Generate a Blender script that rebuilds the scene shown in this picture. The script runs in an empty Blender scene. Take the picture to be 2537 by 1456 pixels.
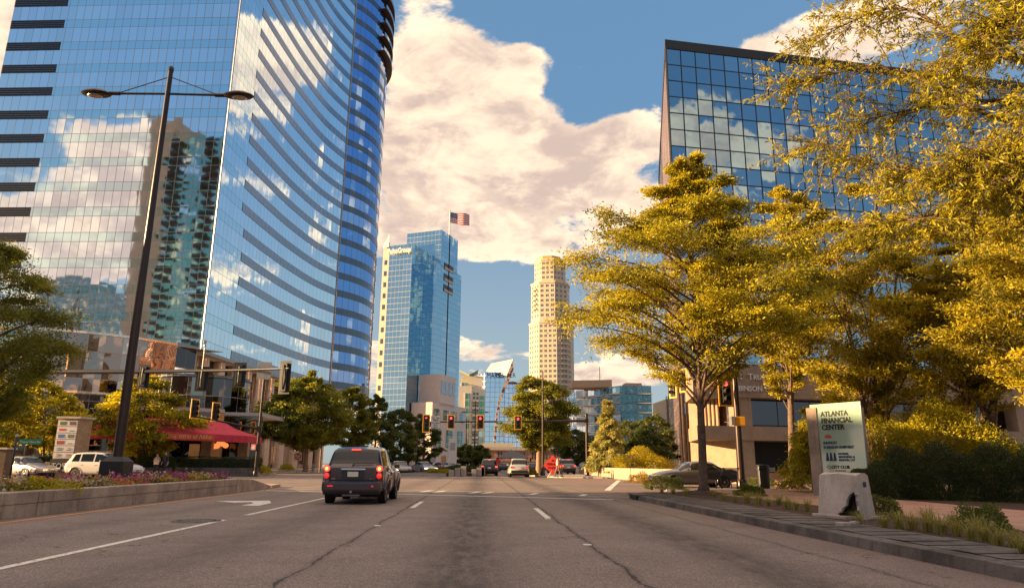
# street corner at dusk
MF=(-.0817,-.9967); MG=(.139,-.99)
EXPOSURE=1.66; SKYTINT=(.8,1.0,1.05)
BLOBS=[(1080,60,130,300,.17),(1210,320,230,110,.19),(1400,420,210,100,.18),(1020,500,180,160,.17),(1480,550,170,75,.15),(1560,330,120,75,.17),(1180,600,170,50,.18),
 (1465,185,55,45,.17),(1320,135,50,38,.17),(1400,30,150,70,-.3),(1560,120,70,90,-.25),(1250,740,230,90,-.3),(1440,255,110,60,-.22),(1330,200,60,70,-.12),(1610,430,60,30,-.08),(1990,110,150,60,.26),(-60,60,200,160,.3),
 (1500,900,170,45,.2),(1180,905,60,35,.16),(1285,870,60,14,.1),(1560,930,120,40,.16),
 (270,345,120,50,.28,0,MF),(270,450,80,30,.18,0,MF),(160,590,210,70,.28,0,MF),(330,420,50,90,.24,0,MF),(250,130,420,170,-.35,0,MF),
 (1740,330,120,70,.26,0,MG),(1900,370,90,60,.22,0,MG),(1800,160,400,80,-.2,0,MG),(2200,300,300,120,-.1,0,MG)]
import bpy, bmesh, math, random
import numpy as np
from mathutils import Vector, Matrix
PI=math.pi; R=math.radians
sc=bpy.context.scene; COL=sc.collection
# ------------------------------------------------------------ camera
CAMH=1.15; FOC=1735.; CXP=1268.5; CYP=728.
def _n(v): return v/np.linalg.norm(v)
_U=_n(np.array([60.,7128.,-1735.]))
_R=np.array([1190-CXP,-(1150-CYP),-FOC]); _R=_n(_R-_U*(_R@_U)); _X=np.cross(_R,_U)
CM=np.array([_X,_R,_U])
cd=bpy.data.cameras.new('camera'); cam=bpy.data.objects.new('camera',cd); COL.objects.link(cam)
cd.sensor_width=36; cd.lens=FOC/2537*36; cd.clip_start=.05; cd.clip_end=6000
cam.matrix_world=Matrix([[*CM[0],0],[*CM[1],0],[*CM[2],CAMH],[0,0,0,1]])
sc.camera=cam
C0=np.array([0,0,CAMH])
def ray(px,py): return CM@np.array([px-CXP,-(py-CYP),-FOC])
def P(px,py,Y): d=ray(px,py); return C0+d*Y/d[1]
def AZ(px,py,z): d=ray(px,py); return C0+d*(z-CAMH)/d[2]
def G(px,py,z=0.): return AZ(px,py,z)
# ------------------------------------------------------------ light
SUN_EL=R(13.); SV=Vector((-.996,-.087,0)).normalized()*math.cos(SUN_EL)+Vector((0,0,math.sin(SUN_EL)))
sd=bpy.data.lights.new('sun','SUN'); sd.energy=5.0; sd.angle=R(.6); sd.color=(1,.66,.33)
so=bpy.data.objects.new('sun',sd); COL.objects.link(so); so.rotation_euler=SV.to_track_quat('Z','Y').to_euler()
sc.view_settings.view_transform='Standard'; sc.view_settings.look='None'; sc.view_settings.exposure=EXPOSURE; sc.view_settings.gamma=1
sc.cycles.max_bounces=6; sc.cycles.diffuse_bounces=3; sc.cycles.glossy_bounces=4; sc.cycles.transparent_max_bounces=6; sc.cycles.transmission_bounces=3
sc.cycles.use_denoising=True
class NT:
    """small helper for node graphs"""
    def __init__(s,t): s.t=t; s.n=t.nodes; s.l=t.links
    def new(s,k,**kw):
        nd=s.n.new(k)
        for a,b in kw.items(): setattr(nd,a,b)
        return nd
    def put(s,sock,v):
        if v is None: return
        if hasattr(v,'is_linked'): s.l.new(v,sock)
        else: sock.default_value=v
    def m(s,op,a,b=None,c=None,clamp=False):
        nd=s.new('ShaderNodeMath',operation=op,use_clamp=clamp)
        for i,v in enumerate((a,b,c)): s.put(nd.inputs[i],v)
        return nd.outputs[0]
    def v(s,op,a,b=None,sc=None):
        nd=s.new('ShaderNodeVectorMath',operation=op); s.put(nd.inputs[0],a); s.put(nd.inputs[1],b)
        if sc is not None: s.put(nd.inputs['Scale'],sc)
        return nd.outputs['Value'] if op in('DOT_PRODUCT','LENGTH') else nd.outputs[0]
    def mix(s,f,a,b,bt='MIX'):
        nd=s.new('ShaderNodeMix',data_type='RGBA',blend_type=bt,clamp_factor=True); s.put(nd.inputs[0],f); s.put(nd.inputs[6],c4(a)); s.put(nd.inputs[7],c4(b)); return nd.outputs[2]
    def fmix(s,f,a,b):
        nd=s.new('ShaderNodeMix',data_type='FLOAT'); s.put(nd.inputs[0],f); s.put(nd.inputs[2],a); s.put(nd.inputs[3],b); return nd.outputs[0]
    def noise(s,vec,scale,det=4,ro=.55,dist=0):
        nd=s.new('ShaderNodeTexNoise'); s.put(nd.inputs['Vector'],vec); nd.inputs['Scale'].default_value=scale; nd.inputs['Detail'].default_value=det; nd.inputs['Roughness'].default_value=ro; nd.inputs['Distortion'].default_value=dist; return nd
    def rng(s,x,a,b,c=0.,d=1.,smooth=True):
        nd=s.new('ShaderNodeMapRange',interpolation_type='SMOOTHSTEP' if smooth else 'LINEAR'); s.put(nd.inputs[0],x)
        for i,v in enumerate((a,b,c,d)): s.put(nd.inputs[i+1],v)
        return nd.outputs[0]
    def sep(s,v): nd=s.new('ShaderNodeSeparateXYZ'); s.put(nd.inputs[0],v); return nd.outputs
    def comb(s,x=0.,y=0.,z=0.):
        nd=s.new('ShaderNodeCombineXYZ')
        for i,v in enumerate((x,y,z)): s.put(nd.inputs[i],v)
        return nd.outputs[0]
def c4(c): return (*c,1.) if isinstance(c,(tuple,list)) and len(c)==3 else c
# ------------------------------------------------------------ sky
w=bpy.data.worlds.new('World'); sc.world=w; w.use_nodes=True; nt=NT(w.node_tree); nt.n.clear()
w.cycles.sampling_method='MANUAL'; w.cycles.sample_map_resolution=512
sky=nt.new('ShaderNodeTexSky',sky_type='NISHITA',sun_disc=False,sun_elevation=SUN_EL,sun_rotation=math.atan2(SV.x,SV.y),air_density=1.0,dust_density=.9,ozone_density=1.2)
dr=nt.v('NORMALIZE',nt.new('ShaderNodeTexCoord').outputs['Generated'])
dx,dy,dz=nt.sep(dr)
BS=.055
zc=nt.m('MAXIMUM',dz,.0)
# colour grade of the clear sky: pale warm blue low, deeper above
base=nt.v('MINIMUM',nt.mix(1.,sky.outputs[0],SKYTINT,'MULTIPLY'),(3.6,3.6,3.8))
hor=nt.rng(zc,.0,.5,0,1)
grad=nt.mix(hor,(2.6,3.0,3.15),(.96,1.9,3.2))
skyc=nt.mix(.8,base,grad)
den0=nt.m('ADD',zc,.30)
pl=nt.comb(nt.m('DIVIDE',dx,den0),nt.m('DIVIDE',dy,den0),nt.m('MULTIPLY',dz,1.1))
n1=nt.noise(pl,3.0,13,.6,.2).outputs[0]
n2=nt.noise(nt.v('ADD',pl,(-.07,-.015,.03)),3.0,6,.56,.2).outputs[0]
def blob(px,py,rx,ry,wt,ang=0,mir=None):
    d=_n(ray(px,py)); 
    e1=_n(np.cross(d,[0,0,1])); e2=np.cross(e1,d)
    if mir is not None:
        k=np.array([mir[0],mir[1],0.]); k=_n(k); rf=lambda v:v-2*k*(v@k); d,e1,e2=rf(d),rf(e1),rf(e2)
    a=R(ang); f1=e1*math.cos(a)+e2*math.sin(a); f2=-e1*math.sin(a)+e2*math.cos(a)
    rx/=1735.; ry/=1735.
    u=nt.m('DIVIDE',nt.v('DOT_PRODUCT',dr,tuple(f1)),rx); v_=nt.m('DIVIDE',nt.v('DOT_PRODUCT',dr,tuple(f2)),ry)
    q=nt.m('ADD',nt.m('MULTIPLY',u,u),nt.m('MULTIPLY',v_,v_))
    g=nt.m('GREATER_THAN',nt.v('DOT_PRODUCT',dr,tuple(d)),0.)
    e=nt.m('DIVIDE',1.,nt.m('ADD',1.,nt.m('MULTIPLY',q,q)))
    return nt.m('MULTIPLY',nt.m('MULTIPLY',e,g),wt)
blobs=BLOBS
acc=None
for b in blobs:
    o=blob(*b); acc=o if acc is None else nt.m('ADD',acc,o)
dens=nt.m('ADD',nt.m('ADD',nt.m('MULTIPLY',nt.m('SUBTRACT',n1,.5),1.45),.5),acc)
# broken cloud everywhere behind the camera, so that the glass has something to mirror
back=nt.rng(dy,-.1,-.5,0,.02)
dens=nt.m('ADD',dens,back)
mask=nt.rng(dens,.585,.68)
thick=nt.rng(dens,.62,.95)
n3=nt.noise(pl,8.5,8,.6,.4).outputs[0]
relief=nt.m('ADD',nt.m('MULTIPLY',nt.m('SUBTRACT',n1,n2),2.2),nt.m('MULTIPLY',nt.m('SUBTRACT',n3,.5),1.5))
lit=nt.rng(relief,-.24,.26)
edge=nt.m('SUBTRACT',1.,nt.rng(dens,.62,.80))
lit=nt.m('ADD',nt.m('MULTIPLY',lit,.75),nt.m('MULTIPLY',edge,.35),clamp=True)
ccol=nt.mix(lit,(4.3,3.25,2.75),(8.3,6.5,4.6))
skyc=nt.mix(nt.m('MULTIPLY',mask,.96),skyc,ccol)
# bright veil of air round the low sun
sdot=nt.v('DOT_PRODUCT',dr,tuple(SV))
glow=nt.m('POWER',nt.m('MAXIMUM',sdot,0.),40.)
side=nt.rng(dz,.70,.86) # warm bright patch added overhead, out of view, to fill the shaded ground
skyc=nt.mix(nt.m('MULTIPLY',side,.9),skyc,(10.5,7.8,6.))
skyc=nt.mix(1.,skyc,nt.mix(glow,(0,0,0),(14,8,4.2)),'ADD')
gnd=nt.rng(dz,-.02,.0,0,1)
skyc=nt.mix(gnd,(1.6,1.2,.95),skyc)
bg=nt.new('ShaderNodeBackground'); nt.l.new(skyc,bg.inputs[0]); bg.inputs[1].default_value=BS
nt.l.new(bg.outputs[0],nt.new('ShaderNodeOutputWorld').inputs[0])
# ------------------------------------------------------------ object helpers
def tag(o,label=None,cat=None,group=None,kind=None):
    if label: o['label']=label
    if cat: o['category']=cat
    if group: o['group']=group
    if kind: o['kind']=kind
    return o
def thing(name,label,cat,loc=(0,0,0),rz=0.,group=None):
    o=bpy.data.objects.new(name,None); COL.objects.link(o); o.location=tuple(float(v) for v in loc); o.rotation_euler=(0,0,rz); o.empty_display_size=.3
    return tag(o,label,cat,group)
def link(name,me,mat,parent=None,world=False):
    o=bpy.data.objects.new(name,me); COL.objects.link(o)
    if mat is not None and not len(me.materials):
        for m_ in (mat if isinstance(mat,(list,tuple)) else [mat]): me.materials.append(m_)
    if parent is not None:
        o.parent=parent
        if world: o.location=-parent.location
    return o
def children(o): return [c for c in bpy.data.objects if c.parent==o]
def copy_tree(o,loc=None,rz=None,label=None,group=None,scale=None,_ch=None):
    r=o.copy(); COL.objects.link(r)
    if loc is not None: r.location=tuple(float(v) for v in loc)
    if rz is not None: r.rotation_euler=(0,0,rz)
    if scale is not None: r.scale=scale
    if label: r['label']=label
    if group: r['group']=group
    for ch in list(o.children):
        c=ch.copy(); COL.objects.link(c); c.parent=r
        for g in list(ch.children):
            d=g.copy(); COL.objects.link(d); d.parent=c
    return r
class MB:
    def __init__(s): s.v=[];s.f=[];s.uv=[];s.mi=[];s.cm=0
    def face(s,pts,uv=None,mi=None):
        b=len(s.v); s.v+=[tuple(map(float,p)) for p in pts]; s.f.append(tuple(range(b,b+len(pts))))
        s.uv.append(uv if uv else [(0,0)]*len(pts)); s.mi.append(s.cm if mi is None else mi); return s
    def box(s,c,d,rz=0.,M=None):
        hx,hy,hz=[q/2 for q in d]; ca,sa=math.cos(rz),math.sin(rz); q=[]
        for z in(-hz,hz):
            for x,y in((-hx,-hy),(hx,-hy),(hx,hy),(-hx,hy)):
                q.append((c[0]+x*ca-y*sa,c[1]+x*sa+y*ca,c[2]+z))
        if M is not None: q=[tuple(M@Vector(p)) for p in q]
        for f in((0,3,2,1),(4,5,6,7),(0,1,5,4),(1,2,6,5),(2,3,7,6),(3,0,4,7)): s.face([q[i] for i in f])
        return s
    def prism(s,poly,z0,z1,bottom=True):
        a=sum(poly[i][0]*poly[(i+1)%len(poly)][1]-poly[(i+1)%len(poly)][0]*poly[i][1] for i in range(len(poly)))
        if a<0: poly=poly[::-1]
        s.face([(x,y,z1) for x,y in poly],[(x,y) for x,y in poly])
        if bottom: s.face([(x,y,z0) for x,y in poly[::-1]],[(x,y) for x,y in poly[::-1]])
        u=0
        for i in range(len(poly)):
            p,q=poly[i],poly[(i+1)%len(poly)]; L=math.dist(p,q)
            s.face([(p[0],p[1],z0),(q[0],q[1],z0),(q[0],q[1],z1),(p[0],p[1],z1)],[(u,z0),(u+L,z0),(u+L,z1),(u,z1)]); u+=L
        return s
    def wall(s,pl,z0,z1,u0=0.,flip=False):
        """vertical strip along a plan polyline, uv in metres"""
        u=u0
        for i in range(len(pl)-1):
            p,q=pl[i],pl[i+1]; L=math.dist(p,q)
            a=[(p[0],p[1],z0),(q[0],q[1],z0),(q[0],q[1],z1),(p[0],p[1],z1)]; b=[(u,z0),(u+L,z0),(u+L,z1),(u,z1)]
            if flip: a=a[::-1]; b=b[::-1]
            s.face(a,b); u+=L
        return s
    def band(s,pl,z0,z1,t):
        """solid band standing proud by t of a plan polyline (to its right side)"""
        o=offset(pl,t)
        for i in range(len(pl)-1):
            p,q,a,b=pl[i],pl[i+1],o[i],o[i+1]
            s.face([(*a,z0),(*b,z0),(*b,z1),(*a,z1)],[(0,0),(1,0),(1,1),(0,1)])
            s.face([(*p,z1),(*a,z1),(*b,z1),(*q,z1)]); s.face([(*p,z0),(*q,z0),(*b,z0),(*a,z0)])
        for p,a in((pl[0],o[0]),(pl[-1],o[-1])): s.face([(*p,z0),(*a,z0),(*a,z1),(*p,z1)])
        return s
    def tube(s,pts,r,n=8,cap=True,smooth=True):
        pts=[Vector(tuple(map(float,p))) for p in pts]; rs=r if isinstance(r,(list,tuple)) else [r]*len(pts)
        b=len(s.v); up=None
        for i,p in enumerate(pts):
            t=(pts[min(i+1,len(pts)-1)]-pts[max(i-1,0)]).normalized()
            if up is None: up=Vector((0,0,1)) if abs(t.z)<.9 else Vector((1,0,0))
            x=t.cross(up).normalized() if t.cross(up).length>1e-4 else t.orthogonal().normalized(); y=x.cross(t).normalized(); up=y
            for k in range(n):
                a=2*PI*k/n; s.v.append(tuple(p+x*(rs[i]*math.cos(a))+y*(rs[i]*math.sin(a))))
        for i in range(len(pts)-1):
            for k in range(n):
                k2=(k+1)%n; s.f.append((b+i*n+k,b+i*n+k2,b+(i+1)*n+k2,b+(i+1)*n+k)); s.uv.append([(0,0)]*4); s.mi.append(s.cm)
        if cap:
            s.f.append(tuple(b+k for k in range(n))[::-1]); s.uv.append([(0,0)]*n); s.mi.append(s.cm)
            e=b+(len(pts)-1)*n; s.f.append(tuple(e+k for k in range(n))); s.uv.append([(0,0)]*n); s.mi.append(s.cm)
        return s
    def lathe(s,c,prof,n=16,axis='z',sx=1.,sy=1.):
        """prof: (radius, height) list about axis through c"""
        b=len(s.v)
        for r,h in prof:
            for k in range(n):
                a=2*PI*k/n; u,v_=r*math.cos(a)*sx,r*math.sin(a)*sy
                s.v.append({'z':(c[0]+u,c[1]+v_,c[2]+h),'y':(c[0]+u,c[1]+h,c[2]+v_),'x':(c[0]+h,c[1]+u,c[2]+v_)}[axis])
        for i in range(len(prof)-1):
            for k in range(n):
                k2=(k+1)%n; s.f.append((b+i*n+k,b+i*n+k2,b+(i+1)*n+k2,b+(i+1)*n+k)); s.uv.append([(0,0)]*4); s.mi.append(s.cm)
        for e,rev in((b,True),(b+(len(prof)-1)*n,False)):
            q=tuple(e+k for k in range(n)); s.f.append(q[::-1] if rev else q); s.uv.append([(0,0)]*n); s.mi.append(s.cm)
        return s
    def mesh(s,name,smooth=False,ang=None):
        me=bpy.data.meshes.new(name); me.from_pydata(s.v,[],s.f); 
        uv=me.uv_layers.new(name='UVMap'); flat=[c for f in s.uv for p in f for c in p]
        uv.data.foreach_set('uv',flat); me.polygons.foreach_set('material_index',s.mi)
        if smooth: me.polygons.foreach_set('use_smooth',[True]*len(s.f))
        me.update()
        if smooth and ang: me.set_sharp_from_angle(angle=R(ang))
        return me
    def build(s,name,mat,parent=None,world=False,smooth=False,ang=None,bevel=0.,weld=False):
        me=s.mesh(name,smooth,ang)
        if weld or bevel:
            bm=bmesh.new(); bm.from_mesh(me); bmesh.ops.remove_doubles(bm,verts=bm.verts,dist=1e-4)
            if bevel: bmesh.ops.bevel(bm,geom=[e for e in bm.edges if e.calc_face_angle(0)>.3],offset=bevel,segments=2,affect='EDGES',profile=.6)
            bmesh.ops.recalc_face_normals(bm,faces=bm.faces)
            bm.to_mesh(me); bm.free()
            if smooth and ang: me.set_sharp_from_angle(angle=R(ang))
        return link(name,me,mat,parent,world)
def offset(pl,t):
    out=[]
    for i,p in enumerate(pl):
        a=pl[max(i-1,0)]; b=pl[min(i+1,len(pl)-1)]; d=Vector((b[0]-a[0],b[1]-a[1])).normalized(); out.append((p[0]+d.y*t,p[1]-d.x*t))
    return out
def text(body,size,loc,rot,mat,parent=None,extrude=.01,align='LEFT',world=False,name='lettering',bold=0.,xs=1.,shear=0.):
    cu=bpy.data.curves.new('t','FONT'); cu.body=body; cu.size=size; cu.extrude=extrude; cu.align_x=align; cu.offset=bold; cu.shear=shear; cu.resolution_u=2
    o=bpy.data.objects.new('t',cu); COL.objects.link(o); dg=bpy.context.evaluated_depsgraph_get(); me=bpy.data.meshes.new_from_object(o.evaluated_get(dg)); bpy.data.objects.remove(o); bpy.data.curves.remove(cu)
    M=Matrix.Translation(Vector(tuple(map(float,loc))))@rot.to_4x4()@Matrix.Diagonal((xs,1,1,1)); me.transform(M)
    me.materials.clear(); return link(name,me,mat,parent,world)
def facing(nx,ny,tilt=0.):
    """rotation that stands text upright with its front towards (nx,ny)"""
    z=Vector((nx,ny,0)).normalized(); y=Vector((0,0,1)); x=y.cross(z); return Matrix((x,y,z)).transposed()
# ------------------------------------------------------------ materials
def mat(name,col=(.5,.5,.5),rough=.6,metal=0.,spec=.5,bump=0.,bscale=20.,var=0.,vscale=3.,emit=None,es=1.,coat=0.,trans=0.):
    m=bpy.data.materials.new(name); m.use_nodes=True; t=NT(m.node_tree); b=t.n['Principled BSDF']
    co=t.new('ShaderNodeTexCoord').outputs['Object']
    b.inputs['Roughness'].default_value=rough; b.inputs['Metallic'].default_value=metal; b.inputs['Specular IOR Level'].default_value=spec
    if var:
        n=t.noise(co,vscale,6,.6).outputs[0]; f=t.rng(n,.3,.7,1-var,1+var)
        c=t.mix(1.,c4(col),t.comb(f,f,f),'MULTIPLY'); t.l.new(c,b.inputs['Base Color'])
    else: b.inputs['Base Color'].default_value=c4(col)
    if bump:
        bp=t.new('ShaderNodeBump'); bp.inputs['Strength'].default_value=bump; bp.inputs['Distance'].default_value=.02
        t.l.new(t.noise(co,bscale,5,.6).outputs[0],bp.inputs['Height']); t.l.new(bp.outputs[0],b.inputs['Normal'])
    if emit: b.inputs['Emission Color'].default_value=c4(emit); b.inputs['Emission Strength'].default_value=es
    if coat: b.inputs['Coat Weight'].default_value=coat; b.inputs['Coat Roughness'].default_value=.05
    if trans: b.inputs['Transmission Weight'].default_value=trans
    return m
def facade(name,pw,ph,glass=(.8,.85,1.),sp=(.45,.6,.72),sf=.35,off=0.,mw=.06,mcol=(.05,.07,.1),jit=.006,warp=.01,rough=.03,vary=.12,mv=None,lights=0.,wsc=.35):
    """coated curtain wall: uv in metres; pw,ph panel pitch; sf part of the pitch that is spandrel"""
    m=bpy.data.materials.new(name); m.use_nodes=True; t=NT(m.node_tree); b=t.n['Principled BSDF']
    u,v_,_=t.sep(t.new('ShaderNodeUVMap').outputs[0])
    U_=t.m('DIVIDE',u,pw); V_=t.m('DIVIDE',t.m('ADD',v_,-off),ph); fu=t.m('FRACT',U_); fv=t.m('FRACT',V_)
    iu=t.m('FLOOR',U_); iv=t.m('FLOOR',V_); isp=t.m('GREATER_THAN',fv,1-sf) if sf>0 else None
    w_=mw/pw/2; wv=(mv or mw)/ph/2
    mu=t.m('ADD',t.m('LESS_THAN',fu,w_),t.m('GREATER_THAN',fu,1-w_)); ml=t.m('ADD',t.m('LESS_THAN',fv,wv),t.m('GREATER_THAN',fv,1-wv))
    mk=t.m('ADD',mu,ml)
    if isp: mk=t.m('ADD',mk,t.m('LESS_THAN',t.m('ABSOLUTE',t.m('SUBTRACT',fv,1-sf)),wv))
    mk=t.m('MINIMUM',mk,1.)
    idv=t.comb(iu,t.m('ADD',t.m('MULTIPLY',iv,2.),isp if isp else 0.),3.)
    wn=t.new('ShaderNodeTexWhiteNoise',noise_dimensions='3D'); t.l.new(idv,wn.inputs[0]); wc=wn.outputs['Color']; wvv=wn.outputs['Value']
    wn2=t.new('ShaderNodeTexWhiteNoise',noise_dimensions='3D'); t.l.new(t.comb(t.m('FLOOR',t.m('DIVIDE',iu,4.)),iv,9.),wn2.inputs[0])
    gcol=t.mix(t.m('MULTIPLY',t.m('POWER',wvv,3.),vary),glass,(.55,.5,.45)) 
    gcol=t.mix(t.m('MULTIPLY',t.m('GREATER_THAN',wn2.outputs['Value'],.86),vary*1.2),gcol,(1.,.97,.95))
    col=t.mix(isp,gcol,sp) if isp else gcol
    col=t.mix(mk,col,mcol); t.l.new(col,b.inputs['Base Color'])
    t.l.new(t.m('SUBTRACT',1.,t.m('MULTIPLY',mk,.9)),b.inputs['Metallic']); t.l.new(t.m('ADD',t.m('MULTIPLY',mk,.4),rough),b.inputs['Roughness'])
    geo=t.new('ShaderNodeNewGeometry').outputs['Normal']
    j=t.v('SCALE',t.v('SUBTRACT',wc,(.5,.5,.5)),sc=jit*2)
    nz=t.noise(t.v('ADD',t.comb(u,v_,0.),t.v('SCALE',wc,sc=7.)),wsc,2,.5).outputs['Color']; k=t.v('SCALE',t.v('SUBTRACT',nz,(.5,.5,.5)),sc=warp*2)
    nn=t.v('NORMALIZE',t.v('ADD',geo,t.v('ADD',j,k))); t.l.new(nn,b.inputs['Normal'])
    if lights:
        g=t.m('GREATER_THAN',wvv,1-lights); t.put(b.inputs['Emission Color'],(1,.8,.5,1)); t.l.new(t.m('MULTIPLY',g,.25),b.inputs['Emission Strength'])
    return m
# ============================================================ materials
M={}
def asphalt(name,base=(.27,.21,.178),marks=True):
    m=bpy.data.materials.new(name); m.use_nodes=True; t=NT(m.node_tree); b=t.n['Principled BSDF']
    co=t.new('ShaderNodeTexCoord').outputs['Object']; x,y,z=t.sep(co)
    f1=t.noise(co,38,4,.8).outputs[0]; f2=t.noise(co,.8,6,.6).outputs[0]; f3=t.noise(co,9,6,.7).outputs[0]
    vo=t.new('ShaderNodeTexVoronoi'); t.l.new(co,vo.inputs['Vector']); vo.inputs['Scale'].default_value=42
    agg=t.rng(vo.outputs['Distance'],.1,.6,1.28,.66)
    f=t.m('MULTIPLY',t.m('MULTIPLY',t.rng(f1,.3,.7,.62,1.38),t.rng(f2,.25,.75,.86,1.14)),t.m('MULTIPLY',agg,t.rng(f3,.3,.7,.9,1.1)))
    col=t.mix(1.,c4(base),t.comb(f,f,f),'MULTIPLY')
    if marks:
        st=t.noise(t.v('MULTIPLY',co,(5.,1.3,1.)),1.,9,.75).outputs[0]
        for xc,wd,am in((-.2,.62,.85),(-3.6,.6,.5),(3.3,.5,.8),(-7.1,.5,.35)):
            g=t.m('POWER',2.718,t.m('MULTIPLY',-1.,t.m('POWER',t.m('DIVIDE',t.m('SUBTRACT',x,xc),wd),2.)))
            k=t.m('MULTIPLY',t.m('MULTIPLY',g,t.rng(st,.30,.66,.25,1.)),am)
            col=t.mix(k,col,(.034,.028,.026))
        wob=t.noise(t.comb(0.,y,0.),.55,6,.7).outputs[0]; wob2=t.noise(co,3.,5,.7).outputs[0]
        for xc,wd in((-1.95,.022),(1.66,.026),(-9.0,.014),(4.55,.012)):
            dxx=t.m('ABSOLUTE',t.m('SUBTRACT',x,t.m('ADD',xc,t.m('MULTIPLY',t.m('SUBTRACT',wob,.5),.34))))
            k=t.m('LESS_THAN',dxx,t.m('MULTIPLY',wd,t.rng(wob2,.38,.62,.1,1.4))); col=t.mix(t.m('MULTIPLY',k,.85),col,(.012,.010,.010))
            k2=t.rng(dxx,.12,.0,0,.3); col=t.mix(k2,col,(.05,.042,.038))
        wv=t.new('ShaderNodeTexVoronoi',feature='DISTANCE_TO_EDGE'); t.l.new(t.v('ADD',co,t.v('SCALE',t.noise(co,1.6,4,.6).outputs['Color'],sc=.9)),wv.inputs['Vector']); wv.inputs['Scale'].default_value=.55
        ck=t.m('MULTIPLY',t.m('LESS_THAN',wv.outputs['Distance'],.006),t.rng(t.noise(co,.23,3,.5).outputs[0],.54,.6)); col=t.mix(t.m('MULTIPLY',ck,.8),col,(.015,.013,.012))
        sp=t.noise(t.v('MULTIPLY',co,(1.,.35,1.)),2.3,4,.75).outputs[0]; col=t.mix(t.rng(sp,.66,.70,0,.55),col,(.03,.026,.025))
        # reddish clay washed along the right gutter
        col=t.mix(t.m('MULTIPLY',t.rng(x,4.3,5.5,0,.55),t.rng(f3,.3,.7)),col,(.17,.105,.08))
    t.l.new(col,b.inputs['Base Color']); b.inputs['Roughness'].default_value=.78; b.inputs['Specular IOR Level'].default_value=.35
    bp=t.new('ShaderNodeBump'); bp.inputs['Strength'].default_value=.55; bp.inputs['Distance'].default_value=.012; t.l.new(t.m('ADD',agg,f1),bp.inputs['Height']); t.l.new(bp.outputs[0],b.inputs['Normal'])
    return m
M['asphalt']=asphalt('asphalt'); M['asphalt2']=asphalt('asphalt_plain',(.27,.21,.178),False)
def paint(name,col):
    m=mat(name,col,.6); t=NT(m.node_tree); b=t.n['Principled BSDF']; co=t.new('ShaderNodeTexCoord').outputs['Object']
    n=t.noise(co,14,6,.75).outputs[0]; t.l.new(t.mix(t.rng(n,.5,.62,0,.75),c4(col),(.12,.1,.09)),b.inputs['Base Color']); return m
M['white_paint']=paint('road_paint_white',(.74,.69,.60)); M['yellow_paint']=paint('road_paint_yellow',(.72,.30,.05))
def concrete(name,col,joint=None,bump=.4,stain=.3):
    m=bpy.data.materials.new(name); m.use_nodes=True; t=NT(m.node_tree); b=t.n['Principled BSDF']
    co=t.new('ShaderNodeTexCoord').outputs['Object']
    f=t.m('MULTIPLY',t.rng(t.noise(co,40,4,.7).outputs[0],.3,.7,.82,1.18),t.rng(t.noise(co,1.2,7,.65).outputs[0],.3,.7,1-stain,1+stain))
    st=t.rng(t.noise(t.v('MULTIPLY',co,(6.,6.,.8)),1.,5,.6).outputs[0],.5,.7,1.,1-stain)
    f=t.m('MULTIPLY',f,st); c=t.mix(1.,c4(col),t.comb(f,f,f),'MULTIPLY')
    t.l.new(c,b.inputs['Base Color']); b.inputs['Roughness'].default_value=.85
    bp=t.new('ShaderNodeBump'); bp.inputs['Strength'].default_value=bump; bp.inputs['Distance'].default_value=.01; t.l.new(t.noise(co,60,5,.7).outputs[0],bp.inputs['Height']); t.l.new(bp.outputs[0],b.inputs['Normal'])
    return m
M['conc']=concrete('concrete_light',(.36,.28,.22)); M['conc_wall']=concrete('median_wall_concrete',(.37,.285,.22)); M['curb']=concrete('curb_stone',(.11,.092,.082),stain=.5)
M['precast']=concrete('precast_concrete',(.30,.21,.14),bump=.6,stain=.12); M['pale']=mat('pale_pink_stone',(.62,.52,.46),.75,var=.08); M['cream']=mat('cream_stone',(.5,.43,.33),.7,var=.1); M['gravelly']=concrete('bleached_concrete',(.36,.31,.27),stain=.15)
def bricks(name,c1,c2,mo,s=1.,bw=.22,bh=.075,horiz=False):
    m=bpy.data.materials.new(name); m.use_nodes=True; t=NT(m.node_tree); b=t.n['Principled BSDF']
    co=t.new('ShaderNodeTexCoord').outputs['Object'] if horiz else t.new('ShaderNodeUVMap').outputs[0]
    br=t.new('ShaderNodeTexBrick'); t.l.new(co,br.inputs['Vector']); br.inputs['Scale'].default_value=1.; br.inputs['Brick Width'].default_value=bw*s; br.inputs['Row Height'].default_value=bh*s; br.inputs['Mortar Size'].default_value=.008*s
    for k,c in(('Color1',c1),('Color2',c2),('Mortar',mo)): br.inputs[k].default_value=c4(c)
    f=t.rng(t.noise(t.new('ShaderNodeTexCoord').outputs['Object'],1.5,6,.6).outputs[0],.3,.7,.8,1.2); t.l.new(t.mix(1.,br.outputs[0],t.comb(f,f,f),'MULTIPLY'),b.inputs['Base Color']); b.inputs['Roughness'].default_value=.85
    return m
M['paver']=bricks('brick_paving',(.46,.25,.17),(.40,.21,.15),(.3,.2,.15),1.,.2,.1,True); M['brick']=bricks('red_brick',(.5,.2,.09),(.42,.17,.08),(.4,.28,.2),2.)
M['stack']=bricks('ledge_stone',(.5,.33,.18),(.38,.25,.14),(.12,.08,.05),1.,.4,.07)
M['mulch']=mat('mulch',(.06,.03,.018),.95,bump=1.,bscale=35,var=.5,vscale=25)
M['black']=mat('black_metal',(.014,.013,.014),.5,spec=.5,var=.2,vscale=8); M['dkbrown']=mat('dark_bronze_metal',(.035,.02,.016),.33,metal=.3,var=.15,vscale=6); M['galv']=mat('galvanised_metal',(.36,.34,.32),.45,metal=.7,var=.15)
M['yellow']=mat('signal_yellow',(.9,.42,.02),.5); M['housing']=mat('signal_housing',(.02,.02,.02),.55); M['lens_off']=mat('lens_dark',(.03,.02,.018),.25)
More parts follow.
